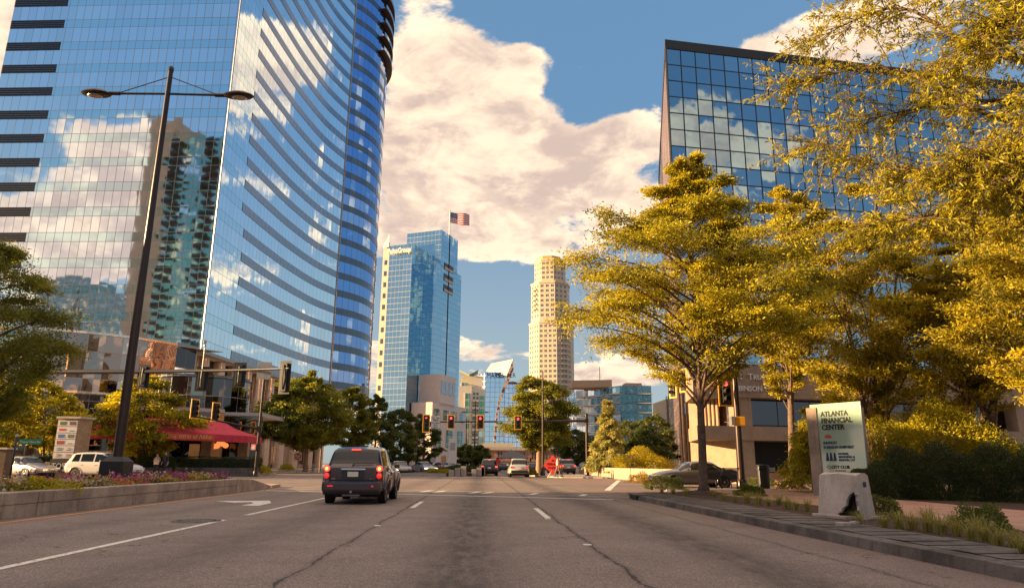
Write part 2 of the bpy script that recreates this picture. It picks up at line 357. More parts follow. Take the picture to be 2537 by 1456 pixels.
M['red_on']=mat('lens_red_lit',(.9,.05,.05),.4,emit=(1,.07,.09),es=.8); M['red_arrow']=M['red_on']
M['rubber']=mat('rubber',(.014,.013,.013),.8); M['rim']=mat('alloy',(.42,.38,.33),.28,metal=.9); M['dark']=mat('dark_void',(.008,.008,.009),.6)
M['white']=mat('white_enamel',(.72,.68,.62),.5); M['ltgrey']=mat('light_grey',(.4,.38,.36),.6); M['red']=mat('sign_red',(.55,.03,.03),.5); M['green']=mat('sign_green',(.02,.22,.11),.5); M['ink']=mat('dark_lettering',(.008,.010,.014),.6)
M['orange']=mat('fluorescent_orange_red',(.95,.075,.03),.5,emit=(1,.05,.02),es=.0)
M['carglass']=mat('car_glass',(.012,.014,.016),.05,spec=.5)
M['steel']=mat('brushed_steel',(.75,.62,.5),.22,metal=1.,var=.2)
M['stoneblk']=mat('dark_granite',(.05,.048,.052),.35,var=.3)
# ============================================================ setting
def sheet(name,poly,z,m,kind='structure',uvs=None):
    b=MB(); b.face([(x,y,z) for x,y in poly]); o=b.build(name,m); o['kind']=kind; return o
M['ground']=mat('dry_earth_and_paving',(.16,.13,.10),.9,var=.35,vscale=.15)
sheet('ground',[(-2500,-900),(2500,-900),(2500,3500),(-2500,3500)],0,M['ground'])
sheet('road',[(-27,-70),(5.75,-70),(5.75,28.5),(60,24),(60,46.5),(12.2,47.5),(11.5,64),(6.2,67),(5.2,75),(5.2,420),(-26,420),(-26,72),(-140,78),(-140,52),(-27,49)],.006,M['asphalt'])
# lane paint
def strip(b,x0,y0,x1,y1,wd,z=.011):
    d=Vector((x1-x0,y1-y0)).normalized(); n=Vector((-d.y,d.x))*wd/2
    b.face([(x0-n.x,y0-n.y,z),(x1-n.x,y1-n.y,z),(x1+n.x,y1+n.y,z),(x0+n.x,y0+n.y,z)])
def marking(name,segs,m,label):
    b=MB()
    for s_ in segs: strip(b,*s_)
    o=b.build(name,m); o['kind']='structure'; return o
W=M['white_paint']
marking('lane_line',[(-5.2,-4,-5.2,15.2,.13),(-5.2,16.6,-5.2,29.6,.13)],W,'')
marking('lane_dashes',[(-1.78,3.0,-1.78,6.9,.13),(-1.8,19.6,-1.8,22.9,.13),(1.52,16.2,1.52,19.8,.13)],W,'')
marking('edge_line',[(-8.95,-6,-9.0,30,.12),(-9.0,30,-9.3,36,.12)],M['yellow_paint'],'')
def stopx(x): return 25.0+(4.4-x)*.448
marking('stop_line',[(-9.2,stopx(-9.2),4.6,stopx(4.6),.30)],W,'')
cw=[]
cw.append((-9.,stopx(-9)+2.5,5.6,stopx(5.6)+2.5,.12)); cw.append((-9.,stopx(-9)+4.4,5.6,stopx(5.6)+4.4,.12))
for xx in(-4.9,-4.3,-2.2,-1.6,-.1,.45,2.3,4.2): cw.append((xx-.35,stopx(xx)+2.55,xx+.1,stopx(xx)+4.35,.26))
cw+=[(-9.,stopx(-9)+22,3.,stopx(3)+26,.12),(6.0,34.,11.,57,.3),(8.5,33.,13.,50,.14)]
marking('crosswalk',cw,W,'')
# left-turn arrow
a=[G(*p)[:2] for p in((536,1241),(668,1240),(672,1246),(640,1253),(598,1252),(628,1247),(622,1243.5),(580,1245))]
b=MB(); b.face([(p[0],p[1],.011) for p in a]); b.build('turn_arrow',W)['kind']='structure'
# raised pavement markers
for px,py in((935,1303),(1455,1351),(1357,1286)):
    g=G(px,py); b=MB(); b.prism([(g[0]-.06,g[1]-.06),(g[0]+.06,g[1]-.06),(g[0]+.06,g[1]+.06),(g[0]-.06,g[1]+.06)],.006,.022); tag(b.build('road_stud',M['white'],bevel=.008),{935:'white road stud on the left dashed line beyond the long crack',1455:'white road stud on the crack right of the dark tyre band',1357:'small white road stud just below the right dash end'}[px],'road marker','road studs on the lane lines')
# manhole
g=G(487,1291); t_=thing('manhole_cover','round dark iron manhole cover in the left lane line','manhole cover',(g[0],g[1],.006))
b=MB(); b.lathe((0,0,0),[(.0,.010),(.33,.010),(.345,.004)],40); b.build('lid',M['ironlid'] if 'ironlid' in M else M['black'],t_)
b=MB(); b.lathe((0,0,0),[(.36,.0),(.36,.014),(.46,.012),(.47,.0)],40); b.build('rim',M['curb'],t_)
b=MB()
for k in range(-4,5):
    h=math.sqrt(max(.0,.30**2-(k*.065)**2)); b.box((k*.065,0,.013),(.02,2*h,.006))
b.build('ribs',M['galv'],t_)
# right side: kerb, bed, sidewalk
kerb_out=[(5.62,-40),(5.62,8),(5.5,14),(5.42,20),(5.35,25.6),(5.7,27.2),(6.6,28.2)]
kerb_in=[(6.7,-40),(6.7,8),(6.75,14),(6.8,20),(6.7,25.2),(6.9,26.2),(7.3,26.6)]
b=MB(); H_=.17
bm_top=[]
for i in range(len(kerb_out)-1):
    n=max(1,int(math.dist(kerb_out[i],kerb_out[i+1])/.45))
    for k in range(n):
        f0,f1=k/n,(k+1)/n; L=lambda a,q,f:(a[q][0]*(1-f)+a[q+1][0]*f,a[q][1]*(1-f)+a[q+1][1]*f)
        o0,o1,i0,i1=L(kerb_out,i,f0),L(kerb_out,i,f1),L(kerb_in,i,f0),L(kerb_in,i,f1)
        m0=(o0[0]*.8+i0[0]*.2,o0[1]*.8+i0[1]*.2); m1=(o1[0]*.8+i1[0]*.2,o1[1]*.8+i1[1]*.2)
        b.face([(*o0,0),(*o1,0),(o1[0]+.03,o1[1],H_-.02),(o0[0]+.03,o0[1],H_-.02)]); b.face([(o0[0]+.03,o0[1],H_-.02),(o1[0]+.03,o1[1],H_-.02),(*m1,H_),(*m0,H_)])
        e=.006*((k+i)%3); g_=.02
        b.face([(m0[0]+g_,m0[1]+g_,H_+e),(m1[0]+g_,m1[1],H_+e),(*i1,H_+.01+e),(i0[0],i0[1]+g_,H_+.01+e)])
        b.face([(m0[0],m0[1],H_-.012),(m1[0],m1[1],H_-.012),(*i1,H_-.006),(*i0,H_-.006)])
kb=b.build('kerb',M['curb']); kb['kind']='structure'
sheet('pavement',[(8.6,-40),(8.9,18),(8.9,22),(8.2,27.2),(9.5,30.5),(19,33.5),(60,23.5),(60,18),(20,22),(13.2,23.2),(13.4,-40)],.172,M['paver'])
b=MB(); 
poly=[(6.7,-40),(6.75,14),(6.8,20),(6.7,25.2),(6.9,26.2),(7.5,26.8),(8.25,27.1),(8.9,22),(8.9,18),(8.6,-40)]
b.prism(poly,0,.165); o=b.build('planting_bed',M['mulch']); o['kind']='structure'
b=MB(); b.prism([(9.4,30.6),(19,33.6),(60,23.5),(60,-40),(13.4,-40),(13.2,23.2)],0,.16); b.build('planting_soil',M['mulch'])['kind']='structure'
b=MB(); b.prism([(8.2,27.2),(9.5,30.5),(19,33.5),(19,33.8),(9.3,30.9),(7.9,27.5)],0,.168); b.build('plaza_edge',M['curb'])['kind']='structure'
# mound under the near tree
def mound(cx,cy,r,h,name='mulch_mound'):
    b=MB(); b.lathe((cx,cy,.15),[(r,0),(r*.8,h*.3),(r*.5,h*.75),(r*.2,h),(0.01,h*1.02)],20,sx=1.,sy=1.3); b.build(name,M['mulch'],smooth=True)['kind']='structure'
mound(8.15,26.6,1.1,.13)
# left median
def median_wall():
    t_=thing('median_planter','low concrete planter wall of the median beside the left lane','planter',(-9.4,20,0))
    b=MB()
    ys=[-12,-6,0,6,11.2,16,20.4,24.6,28.6]; 
    for i in range(len(ys)-1):
        y0,y1=ys[i]+.012,ys[i+1]-.012
        b.box((-9.62,(y0+y1)/2,.40),(.42,y1-y0,.24)); b.box((-9.60,(y0+y1)/2,.14),(.36,y1-y0,.276))
    b.build('wall',M['conc_wall'],t_,world=True,bevel=.018)
    b=MB()
    for i in range(len(ys)-1): b.box((-13.4,(ys[i]+ys[i+1])/2,.26),(.4,ys[i+1]-ys[i]-.024,.52))
    b.build('far_wall',M['conc_wall'],t_,world=True,bevel=.018)
    b=MB()
    for x0,x1 in((-9.83,-9.41),(-13.6,-13.2)):
        q=[(28.62,0),(28.62,.52),(30.4,.47),(33.0,.16),(33.3,0)]
        b.face([(x0,y,z) for y,z in q]); b.face([(x1,y,z) for y,z in q][::-1])
        for i in range(len(q)-1): (ya,za),(yb,zb)=q[i],q[i+1]; b.face([(x0,ya,za),(x1,ya,za),(x1,yb,zb),(x0,yb,zb)])
        b.build('nose',M['conc_wall'],t_,world=True); b=MB()
    b.prism([(-13.6,33.3),(-9.41,33.3),(-9.6,35.4),(-10.6,36.4),(-12.4,36.4),(-13.5,35.3)],0,.15)
    b.build('nose_apron',M['conc_wall'],t_,world=True)
median_wall()
b=MB(); b.prism([(-13.2,-12),(-9.84,-12),(-9.84,29.5),(-13.2,29.5)],0,.40); b.build('median_soil',M['mulch'])['kind']='structure'
# far median with stepped block ends
t_=thing('median_island','far median planter with stepped block nose before the intersection','planter',(-3,75,0))
b=MB()
b.prism([(-7.5,68.5),(-3.2,68.0),(-3.2,69.2),(-7.4,69.8)],0,.28)
b.build('nose_apron',M['gravelly'],t_,world=True)
for k in range(3): b=MB(); b.box((-2.7+k*.55,68.6+k*.5,.3+.09*k),(.5,1.3,.6+.18*k)); b.build('nose_block',M['gravelly'],t_,world=True,bevel=.02)
for k in range(2): b=MB(); b.box((-.6+k*.5,71.6+k*.5,.34+.09*k),(.46,1.3,.68+.15*k)); b.build('nose_block',M['gravelly'],t_,world=True,bevel=.02)
b=MB(); b.wall([(.1,72.4),(.6,84),(1.2,110),(1.2,300)],0,.95); b.wall([(.4,72.4),(.9,84),(1.5,110),(1.5,300)],0,.95,flip=True); 
b.prism([(.1,72.4),(.4,72.4),(.9,84),(1.5,110),(1.5,300),(1.2,300),(1.2,110),(.6,84)],.94,.95,False); b.build('wall',M['conc'],t_,world=True)
b=MB(); b.prism([(-7.2,69.9),(-2.9,69.7),(-.6,72.5),(.1,74),(1.2,110),(1.2,300),(-6.,300),(-6.5,90)],0,.3); b.build('median_soil',M['mulch'])['kind']='structure'
# left far pavement, right far pavement
b=MB(); b.prism([(-140,56),(-62,60),(-27,60.5),(-20.5,62.5),(-18.8,66),(-20,72),(-26.2,80),(-26.2,420),(-140,420)],0,.14); b.build('pavement',M['conc'])['kind']='structure'
b=MB(); b.prism([(5.2,75),(5.8,68),(7.4,65.6),(11.6,64.5),(12.0,82),(11,420),(5.3,420)],0,.13); b.build('pavement',M['gravelly'])['kind']='structure'
b=MB(); b.prism([(-62,-80),(-27.1,-80),(-27.1,44),(-31,47.5),(-62,47)],0,.14); b.build('pavement',M['conc'])['kind']='structure'
# ============================================================ buildings
def azdir(px,py=1150): d=ray(px,py); return Vector((d[0],d[1])).normalized()
def isect(p,d,px,py):
    """plan point on line p+t*d that is seen behind pixel column (px,py)"""
    a=azdir(px,py); p=Vector(p); d=Vector(d); den=d.x*a.y-d.y*a.x; tt=(-(p.x)*a.y+p.y*a.x)/den; return (p.x+d.x*tt,p.y+d.y*tt)
def catmull(pl,n=6):
    out=[]
    for i in range(len(pl)-1):
        p0=Vector(pl[max(i-1,0)]);p1=Vector(pl[i]);p2=Vector(pl[i+1]);p3=Vector(pl[min(i+2,len(pl)-1)])
        for k in range(n):
            t=k/n; q=.5*((2*p1)+(p2-p0)*t+(2*p0-5*p1+4*p2-p3)*t*t+(3*p1-p0-3*p2+p3)*t**3); out.append(tuple(q))
    out.append(tuple(pl[-1])); return out
GL=dict(glass=(.80,.87,1.),sp=(.62,.78,.86))
M['t_main']=facade('tower_glass_front',1.32,4.,(.86,.92,1.),(.66,.84,.90),.36,2.1,.075,(.06,.09,.13),.0035,.010,vary=.22,wsc=.2)
M['t_curve']=facade('tower_glass_curved',1.45,4.,(.80,.92,1.),(.70,.86,.92),.36,2.1,.05,(.10,.16,.24),.004,.006,vary=.15)
M['t_round']=facade('tower_glass_round',1.75,4.,(.20,.38,.74),(.2,.38,.74),0,2.1,.07,(.02,.03,.06),.006,.008,vary=.2)
M['t_dark']=facade('spandrel_dark',1.45,4.,(.27,.31,.37),(.16,.18,.20),0,2.1,.05,(.05,.05,.06),.004,.004,rough=.25,vary=.2)
M['t_dark2']=facade('spandrel_darker',1.75,4.,(.13,.15,.18),(.16,.18,.20),0,2.1,.05,(.05,.05,.06),.004,.004,rough=.25,vary=.15)
M['louvre']=facade('louvre_dark',1.3,.25,(.05,.055,.065),(.1,.1,.1),0,0,.03,(.01,.01,.012),0,0,rough=.12,vary=0)
t_=thing('glass_office_tower','tall blue glass office tower with a curved front, at left','office tower',(-55,125,0))
TOP=122.1; SOF=16.7
plA=[(-77,103.05),(-39.8,100)]
plB=catmull([(-39.8,100),(-39.2,109.8),(-38.3,120),(-37.2,129.5),(-35.1,141.5),(-32.2,150.5)])
cx_,cy_=-32.2-20*.707,150.5+20*.707
plC=[(cx_+20*math.cos(a),cy_+20*math.sin(a)) for a in [R(-45+k*5) for k in range(33)]]
full=plA+plB[1:]+plC[1:]+[(-77,185)]
b=MB(); b.wall(plA,SOF,TOP,u0=0); b.build('front_glass',M['t_main'],t_,world=True)
b=MB(); b.wall(plB,SOF,TOP); b.build('curved_glass',M['t_curve'],t_,world=True)
b=MB(); b.wall(plC,SOF,TOP); b.build('round_glass',M['t_round'],t_,world=True)
b=MB(); b.wall([plC[-1],(-77,185),(-77,103.05)],SOF,TOP); b.build('side_glass',M['t_main'],t_,world=True)
b=MB(); b.face([(x,y,TOP) for x,y in full]); b.build('roof',M['ltgrey'],t_,world=True); b=MB(); b.face([(x,y,SOF) for x,y in full[::-1]]); b.build('soffit',mat('soffit_panel',(.12,.10,.09),.5),t_,world=True)
def cut(pl,s0):
    s=0
    for i in range(len(pl)-1):
        L=math.dist(pl[i],pl[i+1])
        if s+L>s0:
            f=(s0-s)/L; return [(pl[i][0]*(1-f)+pl[i+1][0]*f,pl[i][1]*(1-f)+pl[i+1][1]*f)]+pl[i+1:]
        s+=L
zf=18.1
kk=0
while zf<TOP+.1:
    b=MB(); b.band(cut(plB,10.2 if zf<40 else 8.8),zf-1.45,zf,.05); b.build('spandrel_band',M['t_dark'],t_,world=True)
    b=MB(); b.band(plC,zf-1.45,zf,.05); b.build('round_spandrel_band',M['t_dark2'],t_,world=True)
    if zf>30:
        b=MB(); b.band([(-77,103.05),(-68.2,102.33)],zf-1.45,zf,.06); b.build('louvre_strip',M['louvre'],t_,world=True)
    zf+=4; kk+=1
b=MB(); b.tube([(-39.75,99.9,SOF),(-39.75,99.9,TOP)],.12,6); b.build('corner_trim',M['galv'],t_,world=True)
b=MB(); b.tube([(-32.15,150.4,SOF),(-32.15,150.4,TOP)],.16,6); b.build('edge_trim',M['galv'],t_,world=True)
b=MB(); b.band(plA+plB[1:]+plC[1:20],SOF-.5,SOF,.06); b.build('soffit_trim',M['galv'],t_,world=True)
M['balc']=mat('bronze_soffit',(.10,.045,.03),.6); M['balglass']=facade('balcony_glass',1.5,3.,(.45,.6,.65),sf=0,vary=.3)
for k,z in enumerate((102,106,110,114,118)):
    arc=[(cx_+20*math.cos(R(a)),cy_+20*math.sin(R(a))) for a in range(-18,38,3)]
    b=MB(); b.band(arc,z,z+.35,1.3); bb=b.build('balcony',M['balc'],t_,world=True)
    b=MB(); o1=offset(arc,1.26); b.wall(o1,z+.35,z+1.3); g_=b.build('railing',M['balglass'],None); g_.parent=bb
# --- glazed podium in front of it
M['pod']=facade('podium_bronze_glass',1.9,3.3,(.36,.27,.23),(.3,.25,.22),.0,.9,.07,(.4,.3,.24),.05,.03,vary=1.,mv=.1)
M['pod2']=facade('podium_dark_glass',1.9,2.6,(.09,.09,.095),(.1,.1,.1),.0,.4,.07,(.25,.2,.17),.02,.03,vary=.7,mv=.09)
t_=thing('glass_podium','curved bronze glazed podium building under the glass tower','building',(-52,84,0))
pod=[tuple(AZ(px,py,16.2)[:2]) for px,py in((-120,813),(58,815),(180,823),(316,837),(439,856))]; pod=catmull(pod,4); ex=pod[-1]
b=MB(); b.wall(pod,9.2,16.2); b.build('upper_glass',M['pod'],t_,world=True)
b=MB(); b.prism(pod+[(-36.5,99.5),(-90,99.5)],16.15,16.25,False); b.build('roof',M['ltgrey'],t_,world=True)
pi=[(x+.4,y+1.4) for x,y in pod]
b=MB(); b.wall(pi,0,9.2); b.build('lower_glass',M['pod2'],t_,world=True)
b=MB(); b.band(pod,9.0,9.25,.3); b.build('lower_trim',M['steel'],t_,world=True); b=MB(); b.band(pod,16.2,16.5,.08); b.build('upper_trim',M['steel'],t_,world=True)
b=MB(); b.prism(pod+[(-36.5,99),(-90,99)],8.98,9.02); b.build('soffit',M['ltgrey'],t_,world=True)
# return wall and dark drum
b=MB(); b.wall([ex,(ex[0]+1.2,ex[1]+3.5),(-41,99.8)],0,16.7); b.build('return_glass',M['pod2'],t_,world=True)
dc=P(500,1000,78); dr_=[(dc[0]-2.+5.2*math.cos(R(a)),dc[1]+5+5.2*math.sin(R(a))) for a in range(-170,30,8)]
b=MB(); b.wall(dr_,0,10.2); b.prism(dr_,10.1,10.2); b.band(dr_,10.2,10.5,.15); b.build('corner_drum',M['pod2'],t_,world=True)
# restaurant storefront under the awning
val=[tuple(AZ(px,py,3.0)[:2]) for px,py in((190,1081),(300,1083),(433,1085),(520,1088),(612,1092))]
ridge=[(x-1.,y+5.) for x,y in val[:4]]+[(val[4][0]-4.5,val[4][1]+4.5)]
back=[(x,y+.6) for x,y in ridge]+[(val[4][0]-.6,val[4][1]+6)]
M['store']=facade('storefront_glass',2.2,3.6,(.07,.06,.055),(.05,.05,.05),0,0,.16,(.02,.015,.012),.01,.02,vary=.3,mv=.2)
b=MB(); b.wall(back,0,5.6); b.build('storefront',M['store'],t_,world=True)
b=MB(); b.prism([(p[0],p[1]) for p in back]+[(back[-1][0],back[-1][1]+9),(back[0][0],back[0][1]+9)],5.5,5.9); b.build('storefront_roof',M['ltgrey'],t_,world=True)
for i,f in enumerate((.08,.3,.52,.74,.93)):
    n=f*(len(back)-1); q=int(n); fr=n-q; x=back[q][0]*(1-fr)+back[min(q+1,len(back)-1)][0]*fr; y=back[q][1]*(1-fr)+back[min(q+1,len(back)-1)][1]*fr
    b=MB(); b.box((x,y-.3,1.7),(.9,.7,3.4)); b.build('pier',M['brick'],t_,world=True)
M['awn']=mat('maroon_canvas',(.50,.035,.06),.85,var=.12,vscale=2)
aw=thing('awning','long maroon canvas restaurant awning with gold script lettering','awning',(val[2][0],val[2][1],3.2))
b=MB()
for i in range(4):
    b.face([(*val[i],3.45),(*val[i+1],3.45),(*ridge[i+1],4.85),(*ridge[i],4.85)])
b.face([(*val[4],3.45),(val[4][0]-.2,val[4][1]+5,3.45),(*ridge[4],4.85)])
b.build('canopy',M['awn'],aw,world=True)
b=MB(); b.wall(val+[(val[4][0]-.2,val[4][1]+5)],2.85,3.45); b.build('valance',M['awn'],aw,world=True)
M['gold']=mat('gold_lettering',(.8,.42,.16),.5)
for (i,f) in((2,.5),(1,.6)):
    x=val[i][0]*(1-f)+val[i+1][0]*f; y=val[i][1]*(1-f)+val[i+1][1]*f; d=Vector((val[i+1][0]-val[i][0],val[i+1][1]-val[i][1])).normalized()
    b=MB(); b.face([(x-d.x*1.9+d.y*.03,y-d.y*1.9-d.x*.03,2.93),(x+d.x*1.9+d.y*.03,y+d.y*1.9-d.x*.03,2.93),(x+d.x*1.9+d.y*.03,y+d.y*1.9-d.x*.03,3.38),(x-d.x*1.9+d.y*.03,y-d.y*1.9-d.x*.03,3.38)]); pn=b.build('name_panel',mat('orange_canvas',(.55,.10,.045),.8),aw,world=True)
    text('Restaurant & Bar' if i==9 else 'Bistro el Niko',.55,(x+d.y*.06-d.x*0,y-d.x*.06,3.02),facing(d.y,-d.x),M['gold'],aw,align='CENTER',world=True,shear=.3)
# paper lanterns
M['lantern']=mat('lit_paper_lantern',(.9,.45,.2),.6,emit=(1,.30,.08),es=.3)
ORD='leftmost second third fourth fifth sixth seventh eighth ninth tenth eleventh twelfth rightmost'.split()
lz=[(333,1107),(358,1111),(397,1109),(500,1107),(456,1093),(489,1102),(507,1103),(520,1097),(532,1105),(543,1098),(552,1099),(559,1103),(538,1104)]
LR=sorted(range(len(lz)),key=lambda q:lz[q][0]); LANT={q:'glowing orange paper lantern, %s of the thirteen under the maroon awning'%ORD[k] for k,q in enumerate(LR)}
for i,(px,py) in enumerate(lz):
    p=P(px,py,66.0+.2*(i%3)); t2=thing('paper_lantern',LANT[i],'lantern',p,group='paper lanterns under the awning')
    if i==0:
        b=MB(); b.lathe((0,0,0),[(.02,-.24),(.13,-.21),(.23,-.11),(.27,0),(.23,.11),(.13,.21),(.02,.24)],14); b.build('shade',M['lantern'],t2,smooth=True); l0=t2
        b=MB(); b.tube([(0,0,.3),(0,0,.9)],.012,5); b.build('cord',M['black'],t2)
    else:
        for ch in l0.children: c=ch.copy(); COL.objects.link(c); c.parent=t2
# ground level behind the tower front: beige pier row with bronze glass
t_=thing('tower_base_arcade','sunlit beige column arcade under the curved tower front','building',(-38,115,0))
inn=offset(plB,-2.2)
b=MB(); b.wall(inn,0,SOF-.5); b.build('arcade_glass',M['pod'],t_,world=True)
M['beige']=mat('beige_metal_panel',(.62,.46,.33),.35,metal=.35,var=.15)
for i in range(0,len(inn),3):
    x,y=offset(plB,-1.5)[i]; b=MB(); b.lathe((x,y,0),[(.95,0),(.95,SOF-.5)],14); b.build('column',M['beige'],t_,world=True,smooth=True,ang=40)
b=MB(); b.box((-34.6,112,5.1),(11,6,.5)); b.box((-36,108,6.5),(4.5,3,4.)); b.build('entrance_canopy',M['ltgrey'],t_,world=True)
# --- window helper
def win_parts(parent,quads,m,name='window',limit=100):
    quads=sorted(quads,key=lambda q:-q[0])
    for _,pts in quads[:limit]:
        b=MB(); b.face(pts,[(0,0),(1,0),(1,1),(0,1)]); b.build(name,m,parent,world=True)
    if len(quads)>limit:
        b=MB(); [b.face(pts,[(0,0),(1,0),(1,1),(0,1)]) for _,pts in quads[limit:]]; o=b.build(name,m,parent,world=True); o['kind']='stuff'
def win_grid(p,q,z0,z1,nx,nz,fx=.6,fz=.55,prd=.04,split=0,wt=1.):
    """window rectangles on the wall p->q (outward normal to the right of p->q)"""
    d=Vector((q[0]-p[0],q[1]-p[1])); L=d.length; d/=L; n=Vector((d.y,-d.x))*prd; out=[]; cw_=L/nx; ch=(z1-z0)/nz
    for i in range(nx):
        for k in range(nz):
            xs=[((i+.5-fx/2)*cw_,(i+.5+fx/2)*cw_)]
            if split: a_,b_=xs[0]; mid=(a_+b_)/2; xs=[(a_,mid-split/2),(mid+split/2,b_)]
            zz0=z0+(k+.5-fz/2)*ch; zz1=z0+(k+.5+fz/2)*ch
            for a_,b_ in xs: out.append((wt*(b_-a_)*(zz1-zz0),[(p[0]+d.x*a_+n.x,p[1]+d.y*a_+n.y,zz0),(p[0]+d.x*b_+n.x,p[1]+d.y*b_+n.y,zz0),(p[0]+d.x*b_+n.x,p[1]+d.y*b_+n.y,zz1),(p[0]+d.x*a_+n.x,p[1]+d.y*a_+n.y,zz1)]))
    return out
M['winblue']=mat('window_pane',(.05,.07,.1),.08,spec=1.,metal=.0,coat=1.)
M['winrefl']=facade('window_reflective',9,9,(.30,.36,.42),sf=0,mw=.001,jit=.05,warp=.02,vary=.3)
# --- mid-distance blue tower
def z5(x,y): return (898.1+x*.2127,526.5+y*.2127)
M['pu']=facade('curtain_glass_pale_sky',1.5,2.0,(.52,.68,.72),(.4,.6,.7),0,0,.05,(.35,.38,.34),.005,.010,vary=.25,mv=.12)  # same glass throughout; paler tint paints in the bright sky mirrored by left faces
M['pu2']=facade('curtain_glass_blue_sky',1.5,2.0,(.34,.54,.68),(.4,.6,.7),0,0,.03,(.04,.09,.16),.006,.012,vary=.12,mv=.07)  # same glass again, tinted bluer for the sky mirrored by the other faces
t_=thing('blue_glass_tower','stepped blue glass tower with white roof lettering behind the street trees','office tower',P(1060,1150,245))
t_.location.z=0
c2=P(*z5(585,362),240); zA=c2[2]; c1=AZ(*z5(315,415),zA); aR=AZ(*z5(760,465),zA)
Ld=(Vector(c1[:2])-Vector(c2[:2])).normalized(); Rd=(Vector(aR[:2])-Vector(c2[:2])).normalized()
Ld=Vector((-.92,.39)).normalized(); c1=isect(c2[:2],Ld,*z5(315,415)); q=isect(c2[:2],Rd,*z5(680,1400)); c0=isect(q,Ld,*z5(838,1400)); bl=isect(c0,Rd,*z5(910,620)); br_=isect(c0,Rd,*z5(1105,620)); rr=isect(c0,Rd,*z5(1152,760))
def zat(pt,px,py):
    d=ray(px,py); return CAMH+d[2]/math.hypot(d[0],d[1])*math.hypot(pt[0],pt[1])
zC=zat(c0,*z5(855,575)); zB=zat(bl,*z5(928,200)); zR=zat(rr,*z5(1155,745)); wl=isect(c1[:2],Ld,*z5(245,400))
add=lambda p,d,k:(p[0]+d.x*k,p[1]+d.y*k)
def mass(name,A,l,r,z,m1,m2,zb=0.):
    """block with near corner A, left wall length l, right wall length r"""
    a=add(A,Ld,l); c=add(A,Rd,r); e=add(c,Ld,l)
    b=MB(); b.wall([a,A],zb,z); b.build(name+'_left',m1,t_,world=True); b=MB(); b.wall([A,c],zb,z); b.wall([c,e,a],zb,z); b.build(name+'_right',m2,t_,world=True)
    b=MB(); b.face([(*p,z) for p in(a,A,c,e)]); b.build('roof',M['ltgrey'],t_,world=True)
lenL=(Vector(c1[:2])-Vector(c2[:2])).length; lenR=(Vector(aR[:2])-Vector(c2[:2])).length
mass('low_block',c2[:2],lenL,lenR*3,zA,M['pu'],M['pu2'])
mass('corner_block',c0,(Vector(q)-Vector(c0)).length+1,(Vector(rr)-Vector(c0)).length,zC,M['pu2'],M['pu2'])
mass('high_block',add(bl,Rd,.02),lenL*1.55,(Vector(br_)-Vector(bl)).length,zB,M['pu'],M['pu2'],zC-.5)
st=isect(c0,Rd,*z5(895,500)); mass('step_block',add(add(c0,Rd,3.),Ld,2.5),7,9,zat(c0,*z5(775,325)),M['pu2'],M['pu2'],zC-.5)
b=MB(); b.wall([wl,c1[:2]],0,zA+1.5); b.wall([add(wl,Rd,14),wl],0,zA+1.5); b.build('stone_wall',M['cream'],t_,world=True)
win_parts(t_,win_grid(wl,c1[:2],8,zA-4,1,16,.42,.42,.08),M['winblue'])
# open terraces cut in the high block
o0=isect(c0,Rd,*z5(952,600)); o1=isect(c0,Rd,*z5(1002,600)); o2=isect(c0,Rd,*z5(1062,600))
for y0,y1 in((578,660),(705,790),(830,915)):
    for pa,pb in((o0,o1),(o1,o2)):
        za=zat(pa,z5(952,y0)[0],z5(952,y0)[1]) if pa is o0 else zat(pa,*z5(1012,y0+28)); h=(y1-y0)*.2127*(Vector(pa).length)/1735*1.02
        d=(Vector(pb)-Vector(pa)).normalized(); n=Vector((d.y,-d.x))*.06
        b=MB(); b.face([(pa[0]+n.x+d.x*.15,pa[1]+n.y,za-h),(pb[0]+n.x-d.x*.15,pb[1]+n.y,za-h),(pb[0]+n.x-d.x*.15,pb[1]+n.y,za),(pa[0]+n.x+d.x*.15,pa[1]+n.y,za)]); tb=b.build('terrace_opening',M['dkbrown'],t_,world=True)
        b=MB(); b.box(((pa[0]+pb[0])/2+n.x*3,(pa[1]+pb[1])/2+n.y*3,za-h+.5),((Vector(pb)-Vector(pa)).length*.9,.15,1.),rz=math.atan2(d.y,d.x)); r_=b.build('railing',M['cream'],None); r_.parent=tb
bz=isect(c0,Rd,*z5(1015,400)); n=Vector((Rd.y,-Rd.x))*.1
b=MB(); b.tube([(bz[0]+n.x,bz[1]+n.y,22),(bz[0]+n.x,bz[1]+n.y,zB)],.12,5); b.build('centre_joint',M['black'],t_,world=True)
# stone base of that tower
zP=zat(c0,1067,999); nR=Vector((Rd.y,-Rd.x)); nL=Vector((-Ld.y,Ld.x))
pa=isect(c0,Rd,1050,1050); pb=isect(c0,Rd,1136,1050); off_=lambda p,k:(p[0]+nR.x*k,p[1]+nR.y*k)
pa,pb=off_(pa,3),off_(pb,3); bk=add(pa,Ld,8)
b=MB(); b.prism([pa,pb,off_(pb,-8),off_(pa,-8)],0,zP); b.prism([off_(pa,0),off_(add(pa,Rd,10),0),off_(add(pa,Rd,10),-5),off_(pa,-5)],zP,zP+7) if 0 else None
b.build('stone_base',M['pale'],t_,world=True)
ws=win_grid(pa,pb,zP-6.5,zP-1,4,1,.62,.62,.1)+win_grid(pa,pb,6,zP-8,3,1,.6,.8,.1)
win_parts(t_,ws,M['winrefl'],'base_window')
pc=isect(pa,Rd,1086,1050); pd_=isect(pa,Rd,1124,1050); b=MB(); b.prism([off_(pc,.4),off_(pd_,.4),off_(pd_,-8),off_(pc,-8)],zP,zP+10); b.build('stone_bay',M['pale'],t_,world=True); win_parts(t_,win_grid(off_(pc,.4),off_(pd_,.4),zP+2.5,zP+8.5,4,1,.7,.75,.1),M['winrefl'],'bay_window')
